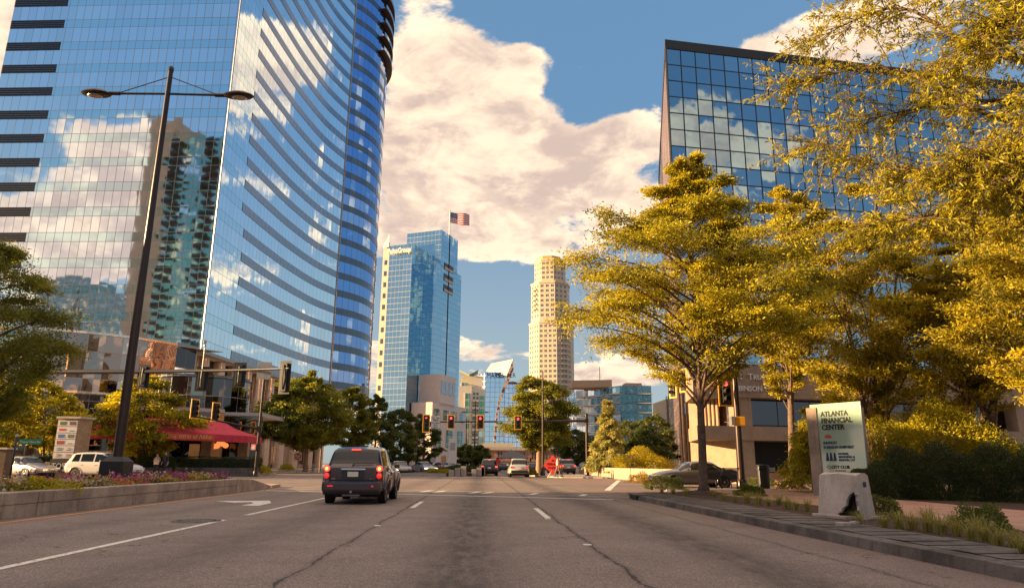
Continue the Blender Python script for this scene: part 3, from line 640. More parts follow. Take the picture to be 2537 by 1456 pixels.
# roof lettering
cc=Vector(c1[:2]); nl=Vector((-Ld.y,Ld.x)); nl=nl if nl.dot(Vector(c1[:2]))<0 else -nl
text('PulteGroup',2.8,(cc.x+nl.x*1.2,cc.y+nl.y*1.2,zA-3.4),facing(nl.x,nl.y),M['white'],t_,extrude=.15,world=True,bold=.05,xs=.72)
b=MB(); f0=Vector(wl)+nl*.6; b.face([(f0.x,f0.y,zA-.5),(cc.x+nl.x*.6,cc.y+nl.y*.6,zA-.5),(cc.x+nl.x*.6,cc.y+nl.y*.6,zA+4.5)]); b.build('roof_emblem',M['white'],t_,world=True)
# flag on the roof
fp=isect(c0,Rd,1112,580); zt=zat(fp,1113,514); fl=thing('flagpole','white flagpole with a waving stars and stripes flag on the blue tower roof','flagpole',(fp[0],fp[1]+4,zB-5))
b=MB(); b.tube([(0,0,0),(0,0,zt-zB+5)],[.3,.16],8); b.lathe((0,0,zt-zB+5),[(.05,0),(.3,.2),(.3,.4),(.05,.6)],8); b.build('pole',M['white'],fl)
def flagmat():
    m=bpy.data.materials.new('flag_cloth'); m.use_nodes=True; t=NT(m.node_tree); bb=t.n['Principled BSDF']; u,v_,_=t.sep(t.new('ShaderNodeUVMap').outputs[0])
    s_=t.m('GREATER_THAN',t.m('MODULO',t.m('MULTIPLY',v_,13.),2.),1.); col=t.mix(s_,(.55,.03,.05),(.8,.72,.68))
    can=t.m('MULTIPLY',t.m('LESS_THAN',u,.4),t.m('GREATER_THAN',v_,.4615))
    cx=t.m('SUBTRACT',t.m('FRACT',t.m('MULTIPLY',u,15.)),.5); cy=t.m('SUBTRACT',t.m('FRACT',t.m('MULTIPLY',v_,13.)),.5)
    star=t.m('LESS_THAN',t.m('ADD',t.m('MULTIPLY',cx,cx),t.m('MULTIPLY',cy,cy)),.07); col=t.mix(can,col,t.mix(star,(.03,.05,.17),(.8,.75,.75))); t.l.new(col,bb.inputs['Base Color']); bb.inputs['Roughness'].default_value=.8; return m
b=MB(); L_,Hh=7.6,4.3; zt0=zt-zB+4.6; nx=14
fpnt=lambda u,v_:(u*L_,.5*math.sin(u*7)*u,zt0-Hh*(1-v_)-.9*u*(1+.5*(1-v_))+.35*math.sin(u*8+v_*1.5)*u)
for i in range(nx):
    for k in range(4):
        u0,u1,v0,v1=i/nx,(i+1)/nx,k/4,(k+1)/4; b.face([fpnt(u0,v0),fpnt(u1,v0),fpnt(u1,v1),fpnt(u0,v1)],[(u0,v0),(u1,v0),(u1,v1),(u0,v1)])
b.build('flag',flagmat(),fl,smooth=True,weld=True)
# --- octagonal residential tower
def z7(x,y): return (1269.8+x*.2339,588.4+y*.2339)
YM=420.; t_=thing('stone_residential_tower','tall cream stone tower with stepped octagonal crown, centre distance','residential tower',P(1372,1150,YM)); t_.location.z=0
mcx=P(*z7(432,1000),YM)[0]; mcy=YM+14
def octo(xl,xr,c=.30,rot=R(-16),dep=None):
    x0=P(*z7(xl,1000),YM)[0]; x1=P(*z7(xr,1000),YM)[0]; wd=(x1-x0)/2/1.03; cx=(x0+x1)/2; k=wd*c*1.6
    pts=[(-wd,-wd+k),(-wd+k,-wd),(wd-k,-wd),(wd,-wd+k),(wd,wd-k),(wd-k,wd),(-wd+k,wd),(-wd,wd-k)]
    ca,sa=math.cos(rot),math.sin(rot); return [(cx+x*ca-y*sa,mcy+x*sa+y*ca) for x,y in pts]
zy=lambda y,x=430:P(*z7(x,y),YM)[2]
M['mstone']=mat('honey_limestone',(.56,.44,.31),.8,var=.06,vscale=.2); M['copper']=mat('gold_roof',(.62,.36,.10),.45,metal=.4)
tiers=[(285,550,zy(235),zy(160),M['copper']),(258,592,zy(440),zy(205),M['mstone']),(222,632,zy(885),zy(455),M['mstone']),(203,672,0.,zy(885),M['mstone'])]
FL=3.1; wins=[]
for ti,(xl,xr,z0,z1,mm) in enumerate(tiers):
    pl=octo(xl,xr,.36); b=MB(); b.prism(pl,z0,z1); b.build(['crown','upper_shaft','middle_shaft','lower_shaft'][ti],mm,t_,world=True)
    if ti==0: continue
    b=MB(); b.band(pl+[pl[0]],z1-.8,z1+.5,.4); b.build('cornice',M['mstone'],t_,world=True)
    nz=max(1,int((z1-max(z0,15)-1)/FL)); z00=z1-1-nz*FL
    for i in(7,0,1,2,3):
        p_,q_=pl[i],pl[(i+1)%8]; L=math.dist(p_,q_); nx=max(2,round(L/2.9)); wins+=win_grid(p_,q_,z00,z1-1,nx,nz,.52,.5,.08,split=.35,wt=1.+z1*.001)
win_parts(t_,wins,M['winblue'])
plm=octo(222,632,.36); p_,q_=plm[0],plm[1]
for (tierp,zz0,zz1,edge) in((plm,zy(740),zy(470),0),(octo(203,672,.36),20,zy(885),2)):
    p_,q_=tierp[edge],tierp[edge+1]; nzb=int((zz1-zz0)/FL)
    for k in range(nzb):
        z=zz0+k*FL; f0,f1=(.25,.75)
        a_=(p_[0]*(1-f0)+q_[0]*f0,p_[1]*(1-f0)+q_[1]*f0); b_=(p_[0]*(1-f1)+q_[0]*f1,p_[1]*(1-f1)+q_[1]*f1)
        b=MB(); b.band([a_,b_],z,z+1.,1.3); b.build('balcony',M['mstone'],t_,world=True)
bb_=octo(180,720,.2); b=MB(); b.prism(bb_,0,zy(1880)); b.build('base_block',M['mstone'],t_,world=True)
i1=bb_[1]; i2=bb_[2]; i3=bb_[3]; win_parts(t_,win_grid(i1,i2,2,zy(1880)-8,7,7,.5,.5,.08)+win_grid(i2,i3,2,zy(1880)-8,3,7,.5,.5,.08),M['winblue'],'base_window')
for k,s_ in enumerate(('MANDARIN','ORIENTAL')):
    d=(Vector(i3)-Vector(i2)).normalized(); text(s_,2.6,(i2[0]+d.x*.3+d.y*.5,i2[1]+d.y*.3-d.x*.5,zy(1880)-3.4-k*3),facing(d.y,-d.x),M['ink'],t_,extrude=.1,world=True,xs=.62)
# --- blue tower with curved stone fin
def z6(x,y): return (1053+x*.2553,867.2+y*.2553)
YK=380.; t_=thing('sail_roof_tower','blue glass tower with curved lattice fin and slanted sail roof','office tower',P(1240,1150,YK)); t_.location.z=0
M['mk']=facade('pale_blue_glass',2.6,2.6,(.62,.80,1.),sf=0,mw=.22,mcol=(.12,.2,.3),jit=.006,warp=.012,vary=.1)
pt=lambda x,y,dy=0:P(*z6(x,y),YK+dy)
L0=pt(588,210);L1=pt(778,240); b=MB(); b.wall([L0[:2],L1[:2],(L1[0],L1[1]+30),(L0[0],L0[1]+30),L0[:2]],0,L0[2]); b.build('left_glass',M['mk'],t_,world=True)
W0=pt(515,215,6); b=MB(); b.wall([(W0[0],W0[1]+18),W0[:2],L0[:2]],0,L0[2]-.5); b.build('white_glass',facade('pale_panel_glass',3,3,(.8,.85,.9),sf=0,mw=.4,mcol=(.6,.58,.55)),t_,world=True)
R0=pt(776,300,2);R1=pt(1000,325,10); b=MB(); b.wall([R0[:2],R1[:2],(R1[0],R1[1]+30)],0,R0[2]); b.build('right_glass',M['mk'],t_,world=True)
fin=[(668,890),(676,760),(690,620),(712,500),(742,400),(775,310),(815,190),(855,88)]; fw=[22,20,20,22,26,34,44,0]
b=MB()
for i in range(len(fin)-1):
    a0=pt(fin[i][0],fin[i][1],-4);a1=pt(fin[i][0]+fw[i],fin[i][1],-4);c0_=pt(fin[i+1][0],fin[i+1][1],-4);c1_=pt(fin[i+1][0]+fw[i+1]*(1 if i<6 else -1),fin[i+1][1]+(0),-4)
    b.face([a0,a1,c1_,c0_]); b.face([a1,(a1[0],a1[1]+9,a1[2]),(c1_[0],c1_[1]+9,c1_[2]),c1_]); b.face([a0,c0_,(c0_[0],c0_[1]+9,c0_[2]),(a0[0],a0[1]+9,a0[2])])
finm=mat('lattice_stone',(.5,.36,.27),.7); t=NT(finm.node_tree); co=t.new('ShaderNodeTexCoord').outputs['Object']; t.l.new(t.mix(t.m('GREATER_THAN',t.noise(co,.55,2,.5).outputs[0],.5),(.10,.05,.04),(.6,.42,.32)),t.n['Principled BSDF'].inputs['Base Color'])
b.build('lattice_fin',finm,t_,world=True)
b=MB(); s0,s1,s2,s3=pt(640,130,8),pt(853,86,-3),pt(790,245,-3),pt(592,205,8); th=Vector((0,1.2,0))
pts=[s3,s2,s1,s0]; b.face(pts); b.face([tuple(Vector(tuple(p))+th) for p in pts[::-1]])
for i in range(4): a0,a1=pts[i],pts[(i+1)%4]; b.face([a0,tuple(Vector(tuple(a0))+th),tuple(Vector(tuple(a1))+th),a1])
b.build('sail_roof',mat('ribbed_roof',(.55,.44,.36),.5,var=.15),t_,world=True)
for s_,xx in (('MARSH',598),('MERCER',690)): p_=pt(xx,262,-1); text(s_,3.6,(p_[0],p_[1],p_[2]),facing(0,-1),M['ink'],t_,extrude=.1,world=True,xs=.8)
p_=pt(680,262,-1); b=MB(); b.box((p_[0],p_[1],p_[2]+1.3),(.3,.2,3.4)); b.build('lettering',M['ink'],t_,world=True)
# --- white and green condominium
YC=300.; t_=thing('green_window_condominium','white condominium with green window bays and winged roof','apartment tower',P(1170,1150,YC)); t_.location.z=0
pt=lambda x,y,dy=0:P(*z6(x,y),YC+dy)
M['wh']=mat('white_stucco',(.78,.66,.50),.8,var=.06); M['grn']=facade('green_glass',1.5,3.1,(.12,.34,.22),sf=.2,sp=(.55,.5,.4),mw=.2,mcol=(.5,.48,.4),vary=.5)
for nm,x0,x1,yt,dy,gx in(('left_wing',330,455,345,0,(390,435)),('tower_block',345,560,250,6,(355,410)),('right_wing',452,585,375,2,(530,575))):
    p0=pt(x0,yt,dy);p1=pt(x1,yt,dy); b=MB(); b.prism([p0[:2],p1[:2],(p1[0],p1[1]+16),(p0[0],p0[1]+16)],0,p0[2]); b.build(nm,M['wh'],t_,world=True)
    g0=pt(gx[0],yt,dy);g1=pt(gx[1],yt,dy); b=MB(); b.band([g0[:2],g1[:2]],3,p0[2]-3,.5); bb=b.build('green_bay',None,t_,world=True)
    bb.data.materials.append(M['grn'])
    b=MB(); b.wall([(g0[0],g0[1]-.55),(g1[0],g1[1]-.55)],3,p0[2]-3); g_=b.build('glazing',M['grn'],t_,world=True)
wins=[]
p0=pt(462,380,2);p1=pt(525,380,2); 
for k in range(int((p0[2]-4)/3.05)):
    z=3+k*3.05; b=MB(); b.box(((p0[0]+p1[0])/2,p0[1]-.9,z),(p1[0]-p0[0],1.8,.9)); b.build('balcony',M['wh'],t_,world=True)
wins+=win_grid(p0[:2],p1[:2],2,p0[2]-1,2,17,.7,.6,.06); win_parts(t_,wins,M['winblue'])
b=MB(); w0,w1,w2=pt(335,190,4),pt(430,235,2),pt(515,192,4)
for a_,c_ in((w0,w1),(w1,w2)): b.face([a_,c_,(c_[0],c_[1]+14,c_[2]),(a_[0],a_[1]+14,a_[2])]); b.face([(a_[0],a_[1],a_[2]-.8),(c_[0],c_[1],c_[2]-.8),c_,a_])
b.face([(w0[0],w0[1]+14,w0[2]),(w2[0],w2[1]+14,w2[2]),(w1[0],w1[1]+14,w1[2])]); b.build('winged_roof',mat('green_roof',(.22,.27,.16),.6),t_,world=True)
b=MB(); q0=pt(360,240,6); q1=pt(500,240,6); b.prism([(q0[0],q0[1]+2),(q1[0],q1[1]+2),(q1[0],q1[1]+12),(q0[0],q0[1]+12)],pt(0,250,6)[2],w1[2]); b.build('penthouse',M['wh'],t_,world=True)
# --- low brick hall and pavilion
t_=thing('brick_hall','low orange brick hall with flat cream cornice','building',P(1270,1150,205)); t_.location.z=0
p0=P(1197,1106,205);p1=P(1420,1106,205); b=MB(); b.prism([p0[:2],p1[:2],(p1[0],p1[1]+25),(p0[0],p0[1]+25)],0,p0[2]-.8); b.build('wall',M['brick'],t_,world=True)
b=MB(); b.prism([(p0[0]-.5,p0[1]-.5),(p1[0]+.5,p1[1]-.5),(p1[0]+.5,p1[1]+25.5),(p0[0]-.5,p0[1]+25.5)],p0[2]-.9,p0[2]); b.prism([(p0[0]-.5,p0[1]+6),(p0[0]+9,p0[1]+6),(p0[0]+9,p0[1]+20),(p0[0]-.5,p0[1]+20)],p0[2],p0[2]+1.2); b.build('cornice',M['cream'],t_,world=True)
win_parts(t_,win_grid(p0[:2],p1[:2],2.6,4.8,8,1,.4,.9,.08,split=.2),M['winblue'])
t_=thing('pavilion','open pavilion with dark hipped roof and long flat canopy','pavilion',P(1270,1150,165)); t_.location.z=0
a0=P(1232,1133,160);a1=P(1315,1133,160);ap=P(1270,1111,160); d=8.
b=MB(); base=[(a0[0],a0[1]),(a1[0],a1[1]),(a1[0],a1[1]+2*d),(a0[0],a0[1]+2*d)]; apx=(ap[0],ap[1]+d,ap[2])
for i in range(4): b.face([(*base[i],a0[2]),(*base[(i+1)%4],a0[2]),apx])
b.face([(*p,a0[2]) for p in base[::-1]]); b.build('hipped_roof',mat('slate',(.05,.045,.05),.6),t_,world=True)
b=MB(); 
for p in base[:2]+[((a0[0]+a1[0])/2,a0[1])]: b.box((p[0],p[1]+.6,(a0[2])/2),(.35,.35,a0[2]))
b.build('post',M['dkbrown'],t_,world=True)
c0_=P(1203,1141,158);c1_=P(1348,1144,158); zt_=c0_[2]; b=MB(); b.prism([c0_[:2],c1_[:2],(c1_[0],c1_[1]+20),(c0_[0]+1.,c0_[1]+20)],zt_-1.0,zt_); b.build('canopy',M['conc'],t_,world=True)
b=MB(); 
for f in(.25,.45,.65,.85): b.box((c0_[0]*(1-f)+c1_[0]*f,c0_[1]+2,(zt_-1)/2),(.9,.9,zt_-1))
b.build('pier',M['brick'],t_,world=True)
text('133',.8,(c1_[0]-2.4,c1_[1]-.05,zt_-.85),facing(0,-1),M['ink'],t_,world=True)
# --- glass condominium with balconies, right of centre
YG=260.; t_=thing('glass_balcony_block','long glass apartment block with stacked balconies behind the conifer','apartment block',P(1530,1150,YG)); t_.location.z=0
g0=P(1428,967,262);g1=P(1535,955,250);g2=P(1612,951,258); zG=g1[2]
g0=AZ(1428,967,zG);g2=AZ(1613,955,zG)
M['gc']=facade('balcony_block_glass',1.6,3.3,(.24,.27,.27),(.62,.52,.42),.35,0,.12,(.5,.46,.4),.03,.02,vary=.9)
M['gc2']=facade('corner_block_glass',1.6,3.3,(.36,.55,.58),(.3,.4,.42),.2,0,.12,(.2,.25,.27),.03,.02,vary=.3)
b=MB(); b.wall([g0[:2],g1[:2]],0,zG); b.build('long_glass',M['gc'],t_,world=True); b=MB(); b.wall([g1[:2],g2[:2],(g2[0]+2,g2[1]+30),(g0[0],g0[1]+30),g0[:2]],0,zG); b.build('end_glass',M['gc2'],t_,world=True)
b=MB(); b.face([(*p[:2],zG) for p in(g0,g1,g2)]+[(g2[0]+2,g2[1]+30,zG),(g0[0],g0[1]+30,zG)]); b.prism([(g1[0]-2,g1[1]+4),(g1[0]-16,g1[1]+8),(g1[0]-16,g1[1]+16),(g1[0]-2,g1[1]+14)],zG,zG+2.6); b.prism([(g1[0]+3,g1[1]+4),(g1[0]+9,g1[1]+4),(g1[0]+9,g1[1]+10),(g1[0]+3,g1[1]+10)],zG,zG+1.5); b.build('roof',mat('tan_roof_house',(.45,.30,.2),.8),t_,world=True)
for k in range(9):
    z=zG-3.3*(k+1)+.1
    for i,(pa_,pb_,f0,f1) in enumerate(((g0,g1,.08,.3),(g0,g1,.42,.62),(g0,g1,.75,.97),(g1,g2,.55,1.02))):
        a_=(pa_[0]*(1-f0)+pb_[0]*f0,pa_[1]*(1-f0)+pb_[1]*f0); b_=(pa_[0]*(1-f1)+pb_[0]*f1,pa_[1]*(1-f1)+pb_[1]*f1)
        b=MB(); b.band([a_,b_],z,z+.35,1.9); b.build('balcony',M['white'] if i<2 else M['ltgrey'],t_,world=True)
mp=P(1492,955,262); b=MB(); b.tube([(mp[0],mp[1]+5,zG),(mp[0],mp[1]+5,zG+9)],.15,5); b.build('mast',M['galv'],t_,world=True)
# --- small sunlit ribbed block
t_=thing('ribbed_brick_block','small orange ribbed building beside the black tower edge','building',P(1655,1150,150)); t_.location.z=0
r0=P(1650,981,150);r1=P(1688,979,150); b=MB(); b.prism([r0[:2],r1[:2],(r1[0],r1[1]+12),(r0[0],r0[1]+12)],0,r0[2]-.6); b.build('wall',M['mstone'],t_,world=True)
b=MB(); 
for k in range(9): x=r0[0]*(1-k/8)+r1[0]*k/8; b.box((x,r0[1]-.15,r0[2]/2+3),(.16,.3,r0[2]-6)); 
b.build('ribs',M['brick'],t_,world=True)
# --- dark grid tower at right
t_=thing('dark_grid_tower','dark mirrored office block with square window grid, right','office tower',(45,95,0))
A0=(23.1,80.05); AD=Vector((54.18,7.6)).normalized(); A1=(A0[0]+AD.x*62,A0[1]+AD.y*62); AN=Vector((AD.y,-AD.x)); ZT=55.
A2=(A1[0]-AN.x*30,A1[1]-AN.y*30); A3=isect(A0,Vector((math.sin(R(13.)),math.cos(R(13.)))),1641,640); 
M['afc']=facade('grid_glass',2.02,2.28,(.30,.42,.50),sf=0,off=ZT-1.15-23*2.28,mw=.17,mcol=(.012,.012,.018),jit=.013,warp=.02,vary=.10,wsc=.5)
ribm=facade('ribbed_side',.7,2.28,(.30,.2,.2),sf=0,off=0,mw=.3,mcol=(.16,.09,.07),jit=.1,warp=.02,rough=.2,vary=.4)
b=MB(); b.wall([A0,A1],0,ZT); b.build('front_glass',M['afc'],t_,world=True)
b=MB(); b.wall([A1,A2,(A3[0],A3[1])],0,ZT); b.build('back_glass',M['afc'],t_,world=True)
b=MB(); b.wall([(A3[0],A3[1]),A0],0,ZT); b.build('ribbed_side',ribm,t_,world=True)
b=MB(); b.face([(*p,ZT-.2) for p in(A0,A1,A2,A3)]); b.build('roof',M['black'],t_,world=True)
b=MB(); b.band([A3,A0,A1],ZT-1.15,ZT+.15,.12); b.build('parapet',M['black'],t_,world=True)
b=MB(); b.tube([(*A0,0),(*A0,ZT-1.15)],.16,6); b.build('corner_trim',M['black'],t_,world=True)
# --- low concrete bank building in front of it
t_=thing('concrete_bank_building','low tan concrete bank building with deep window slots and lettering','bank building',(20,50,0))
F0=Vector((14.6,48.)); n_=Vector((AD.y,-AD.x))
pp=lambda s,k:(F0.x+AD.x*s-n_.x*k,F0.y+AD.y*s-n_.y*k)   # s along the front, k metres behind it
PC=M['precast']
def slab(name,poly,z0,z1,m=PC): b=MB(); b.prism(poly,z0,z1); return b.build(name,m,t_,world=True)
slab('fascia',[pp(0,0),pp(60,0),pp(60,14),(20.2,68),(15.5,53)],5.85,8.1)
slab('balcony_band',[pp(.15,.02),pp(60,.02),pp(60,14),(20.4,68),(15.6,53)],2.92,3.86)
for s0,s1 in((3.0,4.35),(14.,15.2),(26,27.2),(38,39.2)): slab('pier',[pp(s0,.12),pp(s1,.12),pp(s1,3.),pp(s0,3.)],0,5.85)
b=MB(); b.wall([(15.75,53.2),pp(3.05,.6)],0,2.92); b.wall([(15.75,53.2),(16.5,51.4)],3.86,5.85); b.wall([(20.5,68),(15.75,53.2)],0,5.85); b.build('side_wall',M['precast'],t_,world=True)
b=MB(); b.wall([(16.5,51.4),pp(3.05,.7)],3.86,5.85); b.build('corner_window',facade('bank_window',1.3,2.1,(.42,.34,.28),sf=0,mw=.06,mcol=(.03,.03,.03),jit=.004,vary=.1),t_,world=True)
for k in range(5):
    b=MB(); p_=(16.2+k*.16,51.6-k*.42); b.box((*p_,4.85),(.1,.45,1.95)); b.build('fin',M['precast'],t_,world=True)
M['bankglass']=facade('bank_dark_glass',2.6,4.,(.10,.10,.11),sf=0,mw=.08,mcol=(.015,.012,.012),jit=.003,warp=.01,vary=.15)
b=MB(); b.wall([pp(4.35,1.2),pp(60,1.2)],3.86,5.85); b.build('window',M['bankglass'],t_,world=True)
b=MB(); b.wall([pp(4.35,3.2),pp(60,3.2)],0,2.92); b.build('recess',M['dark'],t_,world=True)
b=MB(); b.prism([pp(4.4,.9),pp(13.9,.9),pp(13.9,1.2),pp(4.4,1.2)],0,.75); b.build('dwarf_wall',M['brick'],t_,world=True)
b=MB(); b.box((*pp(6.,2.2),.95),(1.8,.25,.3)); b.build('ledge',M['cream'],t_,world=True)
M['letter']=mat('white_metal_letters',(.62,.58,.55),.4,metal=.2)
lp=lambda s:(F0.x+AD.x*s+n_.x*.05,F0.y+AD.y*s+n_.y*.05)
def smallcaps(txt,size,s,z,m):
    x=s
    for wd in txt.split(' '):
        text(wd[0],size*1.2,(*lp(x),z),facing(n_.x,n_.y),m,t_,extrude=.05,world=True,bold=.01); x+=size*.78
        o=text(wd[1:].upper(),size,(*lp(x),z),facing(n_.x,n_.y),m,t_,extrude=.05,world=True,bold=.01); x+=size*.66*len(wd[1:])+size*.35
smallcaps('Sun',.5,2.55,7.1,M['letter']); smallcaps('Trust',.5,4.15,7.1,M['letter']); smallcaps('Robinson Humphrey',.5,2.55,6.3,M['letter'])
b=MB(); e=Vector((*lp(2.0),6.35))
for k in range(8):
    a=R(15+k*22); r0_,r1_=.25,1.05; d=.09
    q0=lambda r,an:(e.x+AD.x*r*math.cos(an),e.y+AD.y*r*math.cos(an)-.01*k,e.z+r*math.sin(an))
    b.face([q0(r0_,a-d),q0(r1_,a-d*.8),q0(r1_*1.05,a),q0(r1_,a+d*.8),q0(r0_,a+d)])
b.build('sunburst_emblem',mat('sunburst_orange',(.75,.25,.03),.5),t_,world=True)
# vertical bundled conduits at the left end
pc_=(15.25,53.6); b=MB()
for k in range(3): b.tube([(pc_[0]+k*.22,pc_[1]-.1*k,0),(pc_[0]+k*.22-.05,pc_[1]-.1*k,8.2)],.09,8)
b.build('downpipes',M['dkbrown'],t_,world=True)

# --- sunlit retaining wall with railing
t_=thing('retaining_wall','low sunlit concrete retaining wall curving beside the far pavement','wall',(12,60,0))
wp=catmull([tuple(AZ(px,py,.0)[:2]) for px,py in((1650,1197),(1590,1192),(1540,1187),(1480,1180),(1425,1175))],5)[::-1]
wp=[(12.6,88),(12.0,80)]+[p for p in wp if p[1]<79]
wp=[(12.5,90),(12.1,80),(12.2,70),(12.4,60),(13.0,53),(14.6,50.6)]; wp=catmull(wp,5)
b=MB(); o1=offset(wp,.32)
wz=[.95]*len(wp)
b.wall(wp,0,.95,flip=True) ; b.wall(o1,0,.95); b.prism(wp+o1[::-1],.94,.95,False); b.build('wall',concrete('lit_wall_concrete',(.36,.28,.2),stain=.12),t_,world=True)
f_=thing('railing_fence','dark metal picket railing behind the sunlit wall','fence',(13,70,0))
b=MB(); fpts=[(13.1,88),(13.,74),(13.2,60)]
for i in range(2):
    p_,q_=Vector(fpts[i]),Vector(fpts[i+1]); n=int((q_-p_).length/.5)
    for k in range(n): c=p_.lerp(q_,k/n); b.box((c.x,c.y,1.4),(.03,.03,1.3))
b.build('pickets',M['black'],f_,world=True)
b=MB(); [b.tube([(*p,z) for p in fpts],.03,5) for z in(.85,2.05)]; b.build('rail',M['black'],f_,world=True)
# ============================================================ buildings outside the frame
M['tan']=mat('tan_concrete_offframe',(.42,.33,.25),.8,var=.1,vscale=.3); M['agreen']=facade('green_balcony_glass',1.8,3.2,(.32,.52,.40),(.5,.55,.45),.28,0,.15,(.1,.14,.12),.03,.02,vary=.7)
t_=thing('mirrored_apartment_tower','tan and green apartment tower seen only as a reflection','apartment tower',(-127,-30,0))
b=MB(); b.prism([(-141,-42),(-131,-42),(-131,-20),(-141,-20)],0,121); b.prism([(-131,-42),(-125,-42),(-125,-21),(-131,-21)],0,116); b.build('core',M['tan'],t_,world=True)
b=MB(); b.prism([(-131,-42),(-112,-42),(-112,-19),(-131,-19)],0,111.); b.build('glass_wing',M['agreen'],t_,world=True)
for k in range(34):
    z=3+k*3.2
    for x in(-127.5,-115): b=MB(); b.box((x,-17.9,z),(5,2.2,.3)); b.box((x,-16.9,z+.6),(5,.1,.9)); b.build('balcony',M['dkbrown'],t_,world=True)
t_=thing('mirrored_apartment_block','grey green balcony apartment block seen only as a reflection','apartment block',(-190,-75,0))
M['agrey']=facade('grey_balcony_facade',2.,3.2,(.35,.42,.40),(.4,.4,.36),.35,0,.3,(.12,.13,.12),.06,.02,vary=1.)
b=MB(); b.prism([(-211,-60),(-192,-60),(-192,-90),(-211,-90)],0,74); b.prism([(-192,-61),(-180,-61),(-180,-90),(-192,-90)],0,68); b.prism([(-180,-60),(-171,-60),(-171,-90),(-180,-90)],0,61); b.build('wall',M['agrey'],t_,world=True)
t_=thing('shade_block','long low brick block added on the left outside the frame to shade the road','building',(-58,0,0))
b=MB(); b.prism([(-66,-75),(-48,-75),(-48,25),(-66,25)],0,17.0); b.build('wall',M['brick'],t_,world=True)  # added unseen occluder, its height set by where the street shade should end
win_parts(t_,win_grid((-48,-75),(-48,26),1,16.5,24,4,.5,.5,.05),M['winblue'])
t_=thing('rear_office_block','cream office block behind the viewpoint, outside the frame','building',(60,-90,0))
b=MB(); b.prism([(40,-110),(90,-110),(90,-70),(40,-70)],0,38); b.build('wall',M['mstone'],t_,world=True)
win_parts(t_,win_grid((90,-70),(40,-70),2,36,12,8,.5,.5,.06),M['winblue'],limit=96)
# ============================================================ foliage
def leafmat(name,c1,c2,tr=.45,rough=.5):
    m=bpy.data.materials.new(name); m.use_nodes=True; t=NT(m.node_tree); t.n.remove(t.n['Principled BSDF']); out=t.n['Material Output']
    at=t.new('ShaderNodeAttribute',attribute_name='tint').outputs['Fac']
    col=t.mix(at,c1,c2)
    d=t.new('ShaderNodeBsdfPrincipled'); t.l.new(col,d.inputs['Base Color']); d.inputs['Roughness'].default_value=rough; d.inputs['Specular IOR Level'].default_value=.35
    tl=t.new('ShaderNodeBsdfTranslucent'); t.l.new(t.mix(1.,col,(1.25,1.15,.6),'MULTIPLY'),tl.inputs[0])
    ms=t.new('ShaderNodeMixShader'); ms.inputs[0].default_value=tr; t.l.new(d.outputs[0],ms.inputs[1]); t.l.new(tl.outputs[0],ms.inputs[2]); t.l.new(ms.outputs[0],out.inputs[0]); return m
LM={}
LM['gold']=leafmat('leaf_yellow_green',(.10,.105,.008),(.63,.535,.017)); LM['gold2']=leafmat('leaf_golden',(.10,.10,.010),(.62,.50,.024))
LM['mid']=leafmat('leaf_mid_green',(.09,.12,.014),(.32,.30,.03)); LM['dark']=leafmat('leaf_dark_green',(.04,.065,.016),(.15,.17,.03),.35)
LM['conif']=leafmat('conifer_needles',(.2,.22,.06),(.58,.50,.15),.25); LM['grass']=leafmat('grass_blade',(.2,.19,.05),(.42,.36,.10),.4)
LM['hedge']=leafmat('hedge_leaf',(.03,.048,.016),(.09,.11,.03),.2); LM['box']=leafmat('shrub_leaf',(.06,.085,.02),(.18,.20,.03),.3); LM['amber']=leafmat('amber_shrub_leaf',(.2,.14,.025),(.4,.27,.05),.3)
M['bark']=mat('bark',(.13,.085,.06),.9,bump=1.,bscale=18,var=.35,vscale=6); M['bark2']=mat('bark_pale',(.30,.18,.11),.9,bump=1.,bscale=18,var=.3,vscale=6)
def quadmesh(name,V,T,mt):
    n=len(V)//4; me=bpy.data.meshes.new(name); me.vertices.add(len(V)); me.vertices.foreach_set('co',V.astype(np.float32).ravel())
    me.loops.add(4*n); me.polygons.add(n); me.loops.foreach_set('vertex_index',np.arange(4*n,dtype=np.int32)); me.polygons.foreach_set('loop_start',np.arange(0,4*n,4,dtype=np.int32))
    a=me.attributes.new('tint','FLOAT','POINT'); a.data.foreach_set('value',np.repeat(T,4).astype(np.float32)); me.update(calc_edges=True); me.materials.append(mt); return me
def norm(v): return v/(np.linalg.norm(v,axis=-1,keepdims=True)+1e-9)
def leaves(name,Cn,D,L,Wd,T,mt,rg):
    n=len(Cn); D=norm(D); A=norm(np.cross(D,rg.normal(size=(n,3)))); l=L*rg.uniform(.6,1.25,(n,1)); w=Wd*rg.uniform(.7,1.2,(n,1))
    V=np.stack([Cn,Cn+D*l*.5+A*w*.5,Cn+D*l,Cn+D*l*.5-A*w*.5],1).reshape(-1,3); return quadmesh(name,V,np.clip(T,0,1),mt)
def bez(p0,p1,p2,n):
    t=np.linspace(0,1,n)[:,None]; return (1-t)**2*p0+2*t*(1-t)*p1+t*t*p2
PROF={'oval':lambda t:math.sin(PI*min(1,max(0,t))**.8)**.6,'cone':lambda t:max(.06,(1-t))**.85,'round':lambda t:math.sqrt(max(0,1-(2*t-1)**2))**.8,
 'oak':lambda t:(.80+.35*math.sin(PI*t*1.1)) if t<.35 else max(.10,1.12*(1-(t-.33)/.70)**.85),'vase':lambda t:.45+.6*math.sin(PI*min(1,t*1.05)*.72)}
